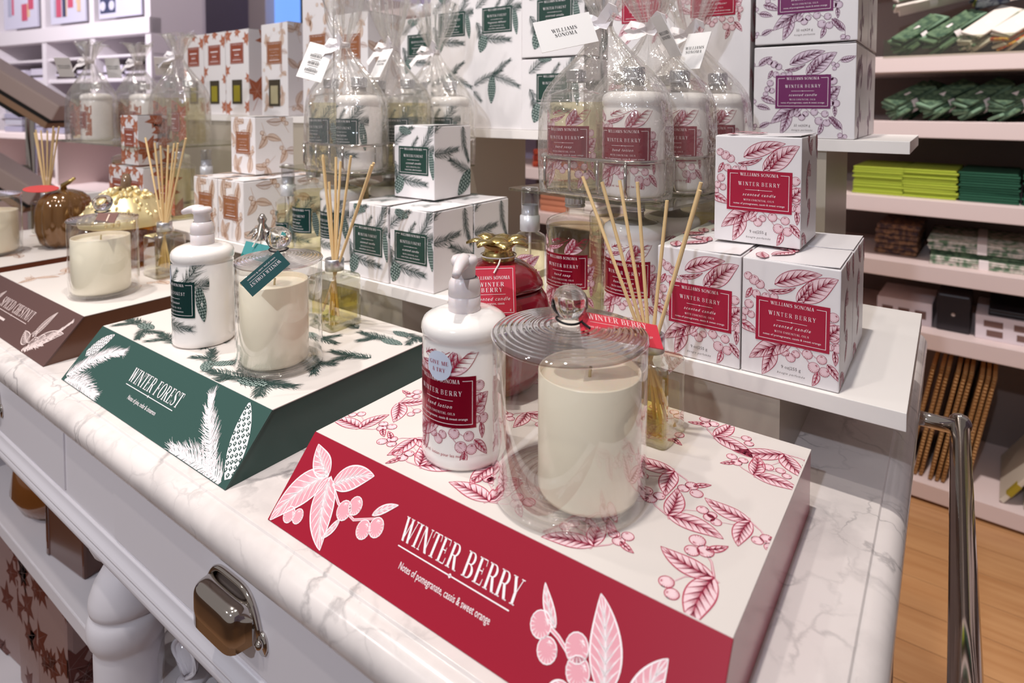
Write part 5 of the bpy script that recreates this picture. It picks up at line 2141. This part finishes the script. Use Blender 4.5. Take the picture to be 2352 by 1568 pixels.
LIME = cloth('lime_linen', 170, 186, 62)
DKGR = cloth('bottle_green_linen', 34, 84, 62)
PAT1 = cloth('dark_suzani_print', 74, 58, 62, (150, 112, 84))
PAT2 = cloth('fern_print_linen', 214, 206, 196, (104, 132, 104))
PAT3 = cloth('olive_print_linen', 96, 110, 44, (196, 186, 120))
ORNG = cloth('orange_linen', 176, 70, 40, (120, 30, 26))
SAGE = cloth('sage_linen', 120, 150, 124)
FORE = cloth('forest_napkin', 58, 82, 64, (96, 120, 92))
WHTE = cloth('white_linen', 226, 218, 208)
NAVY = cloth('navy_print', 52, 58, 84, (150, 160, 170))
REDC = cloth('red_fruit_print', 206, 74, 52, (236, 190, 90))
BAND = mat('paper_band', (238, 228, 226), .6)


def folded(label, s, q, z, w, d, h, m, rz=0, group=None, band=False, layers=4):
    """a folded cloth: rounded fold at the front, leaves showing at the side"""
    t = thing('folded_linen', label, 'linen', SP(s, q, z), -ANGS + rz, group)
    b = MB()
    lh = h / layers
    for k in range(layers):
        sx = rnd.uniform(-.004, .004)
        b.box(-w / 2 + sx, rnd.uniform(-.004, .002), k * lh, w / 2 + sx, d, (k + 1) * lh - .0006, bev=min(lh * .45, .006))
    b.obj('cloth', [m], t, True)
    if band:
        MB().box(-.012, -.006, -.0002, .012, d + .002, h + .002, bev=.002).obj('paper_band', [BAND], t)
    return t


# shelf at table height: lime and dark green stacks
G = 'folded linens on the shelf at table height'
for s, m, nm in ((-.335, LIME, 'lime'), (-.195, LIME, 'second lime'), (-.05, DKGR, 'dark green'), (.10, DKGR, 'second dark green'), (.255, DKGR, 'third dark green')):
    for k, w in enumerate(('bottom', 'middle', 'top')):
        folded('%s one of the %s linen stack from the left' % (w, nm), s, .05, .038 + k * .030, .142, .30, .0295, m, rnd.uniform(-.03, .03), G)
# shelf below: prints
folded('dark patterned folded linen half hidden behind the cartons', -.285, .10, -.163, .12, .24, .10, PAT1, 0, None, False, 6)
folded('bottom fern print tablecloth with paper band', -.055, .05, -.163, .27, .30, .026, PAT2, .04, G, True)
folded('middle dark green bordered tablecloth in the fern stack', -.06, .055, -.137, .26, .30, .018, FORE, -.02, G)
folded('top fern print tablecloth with scalloped look', -.06, .055, -.119, .27, .30, .030, PAT2, .02, G, True)
folded('olive print linen at the right end of the fern shelf', .20, .06, -.163, .16, .28, .035, PAT3, .08, G)
folded('white edged linen lying on the olive print one', .20, .06, -.128, .17, .28, .018, WHTE, .05, G)
# books and tins shelf
bk = thing('picture_box', 'white box with small photos printed on its front, on the shelf behind', 'box', SP(.045, .05, -.37), -ANGS)
MB().box(-.115, 0, 0, .115, .22, .072, bev=.002).obj('box_body', [mat('white_box', (234, 222, 226), .4)], bk)
for k in range(3):
    MB().box(-.095 + k * .07, -.001, .040, -.050 + k * .07, .002, .058).obj('photo_print', [mat('photo_brown', (126, 96, 88), .5)], bk)
    MB().box(-.088 + k * .07, -.001, .012, -.050 + k * .07, .002, .030).obj('photo_print', [mat('photo_brown', (126, 96, 88), .5)], bk)
b2 = thing('dark_tin', 'dark lidded tin with bright catch beside the white picture box', 'tin', SP(-.125, .06, -.37), -ANGS)
MB().box(-.042, 0, 0, .042, .12, .115, bev=.006).obj('tin_body', [mat('dark_tin', (44, 40, 44), .35)], b2)
MB().lathe([(0, 0), (.006, 0), (.007, .003), (0, .005)], 14, 0, tr(0, 0, .055) @ rot('X', 90)).obj('catch', [CHROME], b2, True)
b3 = thing('picture_box', 'white box with photos partly hidden behind the riser shelf corner', 'box', SP(-.255, .07, -.37), -ANGS)
MB().box(-.075, 0, 0, .075, .2, .072, bev=.002).obj('box_body', [mat('white_box', (234, 222, 226), .4)], b3)
for k in range(3):
    MB().box(-.06 + k * .045, -.001, .020, -.030 + k * .045, .002, .045).obj('photo_print', [mat('photo_brown', (126, 96, 88), .5)], b3)
b4 = thing('cook_book', 'cream book with yellow flower cover at the right edge shelf', 'book', SP(.235, .05, -.37), -ANGS)
MB().box(-.06, 0, 0, .06, .2, .085, bev=.002).obj('cover', [mat('cream_cover', (230, 216, 196), .5)], b4)
for k in range(3):
    MB().lathe([(0, .001), (.016, .0008), (.017, 0)], 14, 0, tr(-.03 + .03 * k, 0, .03 + .02 * (k % 2)) @ rot('X', 90)).obj('flower_print', [mat('yellow_flower', (220, 180, 40), .5)], b4)
b5 = thing('baking_tray', 'black flat tray lying on the white picture box', 'tray', SP(.06, .06, -.298), -ANGS)
MB().box(-.10, 0, 0, .10, .24, .012, bev=.003).obj('tray_body', [mat('black_tray', (40, 36, 40), .4)], b5)
MB().box(-.10, 0, .012, .10, .008, .02, bev=.002).obj('tray_rim', [mat('black_tray', (40, 36, 40), .4)], b5)
# bottom: woven mats and white-edged boards standing on edge
pm = None
for k, s in enumerate((-.232, -.210, -.195, -.170, -.153, -.138, -.113, -.098, -.083)):
    if pm is None:
        pm = thing('woven_placemat', 'first tan woven placemat from the left standing on edge in the bottom row', 'placemat', SP(s, .03, -.84), -ANGS, 'placemats standing on edge')
        MB().box(-.0055, 0, .0, .0055, .33, .37, bev=.004).obj('mat_body', [WICKER], pm)
        b = MB()
        for q in range(34):
            b.tube([(-.0040, -.0002, .008 + q * .0107), (0, -.0012, .009 + q * .0107), (.0040, -.0002, .010 + q * .0107)], .0028, 5)
        b.obj('woven_edge', [WICKER], pm, True)
        t = pm
    else:
        t = copy_tree(pm)
        t.location = Vector(SP(s, .03 + .004 * (k % 3), -.84 + TZ))
        t.location.z = -.84 + TZ
        t['label'] = '%s tan woven placemat from the left standing on edge in the bottom row' % ('first', 'second', 'third', 'fourth', 'fifth', 'sixth', 'seventh', 'eighth', 'ninth', 'tenth', 'eleventh')[k]
    t.rotation_euler = (0, rad(10), -ANGS)
    t.location.z += .0015
for k, (s, a) in enumerate(((.005, 30), (.06, 33), (.115, 32), (.17, 34))):
    t = thing('printed_board', '%s white board with yellow print leaning in the bottom row' % ('first', 'second', 'third', 'fourth')[k], 'board', SP(s, .03, -.836), -ANGS)
    t.rotation_euler = (0, rad(32), -ANGS)
    MB().box(-.006, 0, 0, .006, .3, .37, bev=.002).obj('board_body', [mat('printed_cloth_board', (216, 206, 188), .7)], t)
    for j in range(4):
        MB().box(-.0068, -.001, .03 + j * .085, .0068, .02, .075 + j * .085).obj('yellow_print', [mat('yellow_print', (170, 150, 40), .7)], t)


def napkins(label, s, q, z, tilt, yawd, cols, L=.20, n=7, group=None):
    """a sheaf of folded napkins held by a white paper band"""
    t = thing('napkin_bundle', label, 'napkins', SP(s, q, z), -ANGS + rad(yawd), group)
    R_ = rot('Y', -tilt)
    r = random.Random(int(s * 1000) + int(z * 100))
    for k in range(n):
        w = .052 + r.uniform(-.006, .006)
        a = -28 + 56 * k / (n - 1)
        T = R_ @ tr(L * .45, 0, .032) @ rot('Z', r.uniform(-6, 6)) @ rot('X', a) @ tr(-L * .45, 0, -.030 + .0095 * k)
        MB().box(r.uniform(-.012, .01), -w / 2, 0, L + r.uniform(-.015, .015), w / 2, .0085, 0, T, .003).obj('napkin', [cols[k % len(cols)]], t)
    P = [(.036 * cos(x) * .95, .036 * sin(x)) for x in [2 * PI * i / 22 for i in range(22)]]
    V = []
    for i, (yy, zz) in enumerate(P):
        V += [R_ @ Vector((L * .36, yy * 1.05, zz + .032)), R_ @ Vector((L * .36 + .022, yy * 1.05, zz + .032))]
    m = len(P)
    F = [(2 * i, 2 * i + 1, 2 * ((i + 1) % m) + 1, 2 * ((i + 1) % m)) for i in range(m)]
    link('paper_band', mesh('paper_band', V, F, BAND, None, True), t)
    return t


G = 'napkin bundles on the upper shelves'
for k, (s, cols) in enumerate(((-.30, (FORE, SAGE)), (-.205, (FORE, FORE, SAGE)), (-.118, (FORE, SAGE, SAGE)), (-.03, (FORE, SAGE)), (.075, (PAT3, NAVY, SAGE)), (.175, (PAT3, REDC, NAVY)))):
    napkins('%s bundle of green napkins with white band from the left on the dim shelf' % ('first', 'second', 'third', 'fourth', 'fifth', 'sixth')[k], s, .07, .279, 24, 46, cols, .16, 7, G)
    napkins('dark napkin bundle behind the %s banded bundle on the dim shelf' % ('first', 'second', 'third', 'fourth', 'fifth', 'sixth')[k], s + .03, .255, .279, 34, 50, (DKGR, FORE), .15, 6, G)
for k, (s, cols) in enumerate(((-.275, (FORE, FORE, SAGE)), (-.19, (FORE, SAGE)), (-.10, (WHTE, WHTE, PAT2)), (-.025, (WHTE, REDC, WHTE)), (.055, (WHTE, REDC, PAT2)), (.14, (PAT3, NAVY)), (.22, (PAT3, FORE)))):
    napkins('%s bundle of printed napkins from the left on the top visible shelf' % ('first', 'second', 'third', 'fourth', 'fifth', 'sixth', 'seventh')[k], s, .06, .481, 30, 46, cols, .17, 7, G)
for k, (s, cols, nm) in enumerate(((-.30, (WHTE, WHTE, SAGE), 'white'), (-.10, (NAVY, PAT3), 'navy and olive'), (.12, (SAGE, FORE), 'sage'))):
    napkins('long %s linen roll lying across the top napkin row' % nm, s, .12, .625, 12, 16, cols, .24, 6, G)
lp = MB().box(-.32, -.004, 0, .6, 0.0, .052).obj('acrylic_lip', [ACRYL], None, False, (org.x, org.y, TZ + .480))
lp.rotation_euler = (0, 0, -ANGS)
tag(lp, 'clear acrylic retaining strip along the napkin shelf edge', 'strip')
# red and orange linens glimpsed under the green boxes
for k, (s, z, m, nm) in enumerate(((-1.66, .038, ORNG, 'orange'), (-1.50, .038, ORNG, 'rust'), (-1.62, -.163, cloth('peach_linen', 196, 128, 98), 'peach'), (-1.46, -.163, WHTE, 'white'))):
    folded('%s folded linen glimpsed between the green boxes and the soap' % nm, s, .04, z, .15, .28, .085, m, 0, None, False, 3)

# ------------------------------------------------------------------ far left: white wall unit, grey boards
lo = Vector((-3.59, 1.606, 0))
la = math.atan2(.13, .991)
lu = thing('poster_unit', 'white wall unit with posters above open cubbies at the far left', 'shelving', (lo.x, lo.y, F0), la)
UW = mat('unit_white', (226, 218, 222), .5)
# local x runs to the right end (0) from the left (-3.2); y backwards
for z0, z1, d in ((1.62, 1.71, .05), (1.50, 1.515, .3), (1.36, 1.385, .3), (1.13, 1.16, .3), (.90, .93, .3), (.60, .63, .3), (2.75, 2.9, .06)):
    MB().box(-3.2, -.02 if z0 == 1.62 else 0, z0, 0, d, z1, bev=.002).obj('shelf_board', [UW], lu)
MB().box(-3.2, .30, 0, 0, .32, 2.9).obj('back_panel', [mat('unit_back', (206, 198, 206), .6)], lu)
for x in (-.05, -.60, -1.15, -1.8, -2.5, -3.2):
    MB().box(x, -.012, 0, x + .05, .3, 2.9).obj('upright', [UW], lu)
rp = random.Random(4)
cols = [mat('poster_navy', (62, 66, 96), .5), mat('poster_grey', (168, 168, 188), .5), mat('poster_pink', (196, 84, 110), .5), mat('poster_sand', (214, 184, 150), .5), mat('poster_lilac', (206, 204, 222), .5)]
for i, (x0, x1, nm) in enumerate(((-.52, -.10, 'right'), (-1.06, -.66, 'middle'), (-1.66, -1.22, 'left'))):
    t = thing('poster', 'blurred shop poster with figures, %s one on the far wall unit' % nm, 'poster', (lo.x, lo.y, F0), la)
    MB().box(x0, .0, 1.73, x1, .012, 2.70).obj('poster_sheet', [mat('poster_paper', (206, 202, 220), .4)], t)
    for k in range(16):
        w = rp.uniform(.025, .07)
        x = x0 + .03 + (x1 - x0 - .12) * rp.random()
        z = 1.76 + rp.uniform(0, .25)
        MB().box(x, -.001 - .0002 * k, z, x + w, .002, z + rp.uniform(.08, .25)).obj('printed_shape', [cols[(k + i) % 5]], t)
    if i == 0:
        MB().box(x0 + .02, -.004, 1.76, x0 + .17, .003, 2.4).obj('printed_shape', [cols[0]], t)
        for dx in (.05, .14):
            MB().lathe([(0, .001), (.028, .001), (.028, 0)], 18, 0, tr(x0 + dx, -.005, 1.80) @ rot('X', 90)).obj('printed_dot', [mat('poster_paper', (206, 202, 220), .4)], t)
PKW = mat('pale_pack', (214, 206, 222), .35)
PKD = mat('dark_pack', (72, 60, 62), .5)
for k in range(11):
    x = (-.20, -.43, -.72, -.96, -1.28, -1.55)[k % 6]
    z = 1.386 if k < 6 else 1.161
    t = thing('shop_pack', '%s pale packet in the %s cubby row of the far left unit' % (('first', 'second', 'third', 'fourth', 'fifth', 'sixth')[k % 6], 'upper' if k < 6 else 'lower'), 'packet', (lo.x + x * cos(la), lo.y + x * sin(la), F0 + z), la)
    MB().box(-.095, .02, 0, .095, .26, rp.uniform(.05, .09), bev=.004).obj('packet', [PKW if k % 3 else PKD], t)
    MB().box(-.098, .015, .02, .098, .262, .032, bev=.002).obj('sleeve', [PKD if k % 3 else PKW], t)
# pillar and lit screen on the back wall
pl = thing('square_pillar', 'cream square pillar in front of the lavender wall', 'pillar', (-4.22, 2.62, F0))
MB().box(-.11, 0, 0, .11, .16, 3.0, bev=.004).obj('pillar_shaft', [mat('cream_paint', (214, 198, 192), .6)], pl)
MB().box(-.13, -.02, 0, .13, .16, .14, bev=.004).obj('plinth', [mat('cream_paint', (214, 198, 192), .6)], pl)
sc = thing('lit_screen', 'glowing blue wall screen beside the cream pillar', 'screen', (-3.86, 2.70, .86))
MB().box(-.30, 0, 0, .30, .05, .75, bev=.004).obj('bezel', [mat('screen_black', (24, 24, 34), .3)], sc)
MB().box(-.285, -.003, .02, .06, 0, .73).obj('display', [mat('screen_blue', (112, 158, 236), .4, emis=1.0)], sc)
# tilted grey display boards on a stand
GB = mat('taupe_board', (206, 184, 178), .55)
GE = mat('black_board_edge', (24, 20, 20), .4)
TN = mat('tan_board', (176, 140, 112), .55)
t = thing('tiered_board_stand', 'stand with two thick taupe boards sloping down to the right at the left edge', 'display stand', (-2.573, .626, F0))
for k, (x, y, z) in enumerate(((0, 0, .4245 - F0), (-.047, -.051, .155 - F0))):
    T = tr(x, y, z) @ rot('Z', 34) @ rot('Y', 31)
    bt = MB().box(-.45, -.045, .0, .30, .045, .056, 0, T, .006).obj('sloping_board', [GB], t)
    MB().box(-.45, -.044, -.011, .295, .044, -.001, 0, T).obj('dark_layer', [GE], bt)
    MB().box(-.45, -.042, -.034, .29, .042, -.012, 0, T, .003).obj('tan_layer', [TN], bt)
    MB().box(-.45, -.041, -.046, .20, .041, -.035, 0, T).obj('dark_foot', [GE], bt)
    MB().tube([(x, y, z - .03), (-.10, .15, z - .06)], .012, 10).obj('support_arm', [CHROME], t, True)
MB().tube([(-.10, .15, .01), (-.10, .15, .4245 - F0 - .04)], .016, 14).obj('stand_post', [CHROME], t, True)
MB().lathe([(0, 0), (.14, 0), (.14, .012), (.03, .02)], 28, 0, tr(-.10, .15, 0)).obj('stand_base', [CHROME], t, True)
# low gondola with glossy wrapped packs behind the table end
gd = thing('gondola_shelf', 'low white shop gondola behind the far left end of the marble', 'shelving', (-3.3, 1.15, F0), .15)
for z in (.05, .45, .80, 1.05):
    MB().box(-1.1, 0, z, .62, .4, z + .03, bev=.003).obj('gondola_board', [PINKW], gd)
for x in (-1.1, -.25, .60):
    MB().box(x, .01, 0, x + .025, .4, 1.08).obj('gondola_end', [PINKW], gd)
WRP = mat('foil_wrap', (190, 188, 200), .2, .3)
for k in range(7):
    t = thing('wrapped_pack', '%s glossy wrapped pack from the right on the low gondola' % ('first', 'second', 'third', 'fourth', 'fifth', 'sixth', 'seventh')[k], 'packet', (-2.80 - .205 * k, 1.26 - .031 * k, F0 + 1.0805), .15)
    for j in range(4):
        MB().box(-.085, .02, j * .034, .085, .3, j * .034 + .030, 0, rot('Z', rp.uniform(-2, 2)), .006).obj('pack_layer', [WRP if j % 2 else mat('lilac_wrap', (150, 146, 164), .25)], t)

# ------------------------------------------------------------------ goods stored under the table, plus added dark filler boxes
AMB = thin_glass('amber_thin', (176, 122, 70), .12, .8, 2.4, .06)
t = thing('amber_glass_jar', 'rounded amber glass jar on the shelf under the table', 'jar', (-1.20, .385, -.3495))
MB().lathe([(0, 0), (.04, 0), (.062, .012), (.076, .045), (.070, .085), (.048, .112), (.044, .125), (.048, .13)], 40).obj('jar_body', [mat('amber_jar', (132, 78, 34), .12, .2, coat=.6)], t, True)
b = MB()
for k in range(90):
    a, f = rp.uniform(0, 6.28), rp.random()
    b.tube([(.02 * cos(a), .02 * sin(a), .115), (.06 * cos(a) * f, .06 * sin(a) * f, .16), (.10 * cos(a) * f, .10 * sin(a) * f, .150 + .03 * (1 - f))], .0015, 4)
tag(b.obj('dried_needles', [mat('dried_needles', (120, 104, 72), .7)], t), kind='stuff')
t = thing('brown_wrapped_box', 'brown clear-wrapped gift box beside the turned leg', 'box', (-1.035, .375, -.3495), .1)
MB().box(-.052, -.05, 0, .052, .05, .16, bev=.004).obj('box_body', [mat('brown_gift', (92, 56, 44), .25, coat=.5)], t)
MB().box(-.054, -.052, .0, -.046, .052, .162, bev=.003).obj('corner_wrap', [AMB], t)
P2 = [mat('rust_white_print', (150, 122, 118), .4), mat('deep_rust', (92, 34, 20), .5)]
for k, (x, y, z) in enumerate(((-1.215, .375, -.66), (-1.095, .370, -.66), (-1.335, .38, -.66))):
    t = thing('leaf_print_bag', '%s white and rust leaf print bag on the bottom shelf under the table' % ('middle', 'right', 'left')[k], 'bag', (x, y, z), .05 * k)
    MB().box(-.052, -.045, 0, .052, .045, .27, bev=.008).obj('bag_body', [P2[0]], t)
    I = Ink()
    q = random.Random(k)
    for j in range(11):
        maple(I, q.uniform(0, 104), q.uniform(0, 270), q.uniform(22, 44), q.uniform(0, 90))
    I.clip(1, 1, 103, 268)
    I.obj('leaf_print', plane((-.052, -.045, 0), (1, 0, 0), (0, 0, 1)), [P2[1], P2[0]], t)
    I.clip(1, 1, 89, 268)
    I.obj('side_leaf_print', plane((.052, -.045, 0), (0, 1, 0), (0, 0, 1)), [P2[1], P2[0]], t)
MB().box(-1.88, .300, -.682, -.06, 1.0, -.66, bev=.002).obj('bottom_shelf', [PAINT], tb)
MB().box(-1.90, 1.0, F0 + .02, -.05, 1.015, -.146).obj('added_rear_panel', [mat('painted_shade_board', (150, 128, 118), .6)], tb)  # added board closing off the back; shade is put into its brown
KR = [mat('kraft_carton', (124, 86, 62), .6), mat('umber_carton', (92, 60, 46), .55)]
for k in range(14):  # added dark boxes, made up to deepen the dark under the table
    up = k < 7
    j = k % 7
    t = thing('filler_carton', '%s added brown filler carton from the right on the %s shelf under the table' % (('first', 'second', 'third', 'fourth', 'fifth', 'sixth', 'seventh')[j], 'upper' if up else 'bottom'), 'carton', (-.86 - .145 * j, .58 + .03 * (j % 2), -.3498 if up else -.6598), .04 * (j % 3))
    hh = .17 if up else .25
    MB().box(-.065, -.06, 0, .065, .10, hh, bev=.002).obj('carton', [KR[j % 2]], t)
    MB().box(-.0655, -.012, hh - .03, .0655, .012, hh + .0008).obj('packing_tape', [mat('packing_tape', (166, 128, 92), .3)], t)
t = thing('glass_dome', 'clear glass dome over a white shell right of the turned leg', 'glass dome', (-.706, .345, -.3495))
MB().lathe([(.034, .001), (.035, .005), (.035, .040), (.031, .056), (.020, .067), (.007, .071), (0, .0715)], 40).obj('dome', [GLASS], t, True)
MB().lathe([(.036, 0), (.037, .002), (.0355, .004)], 40).obj('dome_foot', [GLASS], t, True)
t = thing('white_shell', 'pale ridged shell ornament under the glass dome', 'ornament', (-.706, .345, -.3485))
V, F = [], []
for i in range(13):
    for k in range(33):
        a = PI * k / 32
        r = .026 * sin(PI * (i + .5) / 13.5) * (1 + .05 * sin(14 * a))
        V.append((r * cos(a), -.01 + .01 * sin(a), .006 + .050 * i / 12 + .001 * sin(14 * a)))
for i in range(12):
    for k in range(32):
        F.append((i * 33 + k, i * 33 + k + 1, (i + 1) * 33 + k + 1, (i + 1) * 33 + k))
o = link('shell', mesh('shell', V, F, mat('shell_white', (220, 214, 220), .4), None, True), t)
o.modifiers.new('thick', 'SOLIDIFY').thickness = .003
MB().lathe([(0, 0), (.018, 0), (.015, .004), (.006, .007)], 24).obj('shell_foot', [mat('shell_white', (220, 214, 220), .4)], t, True)
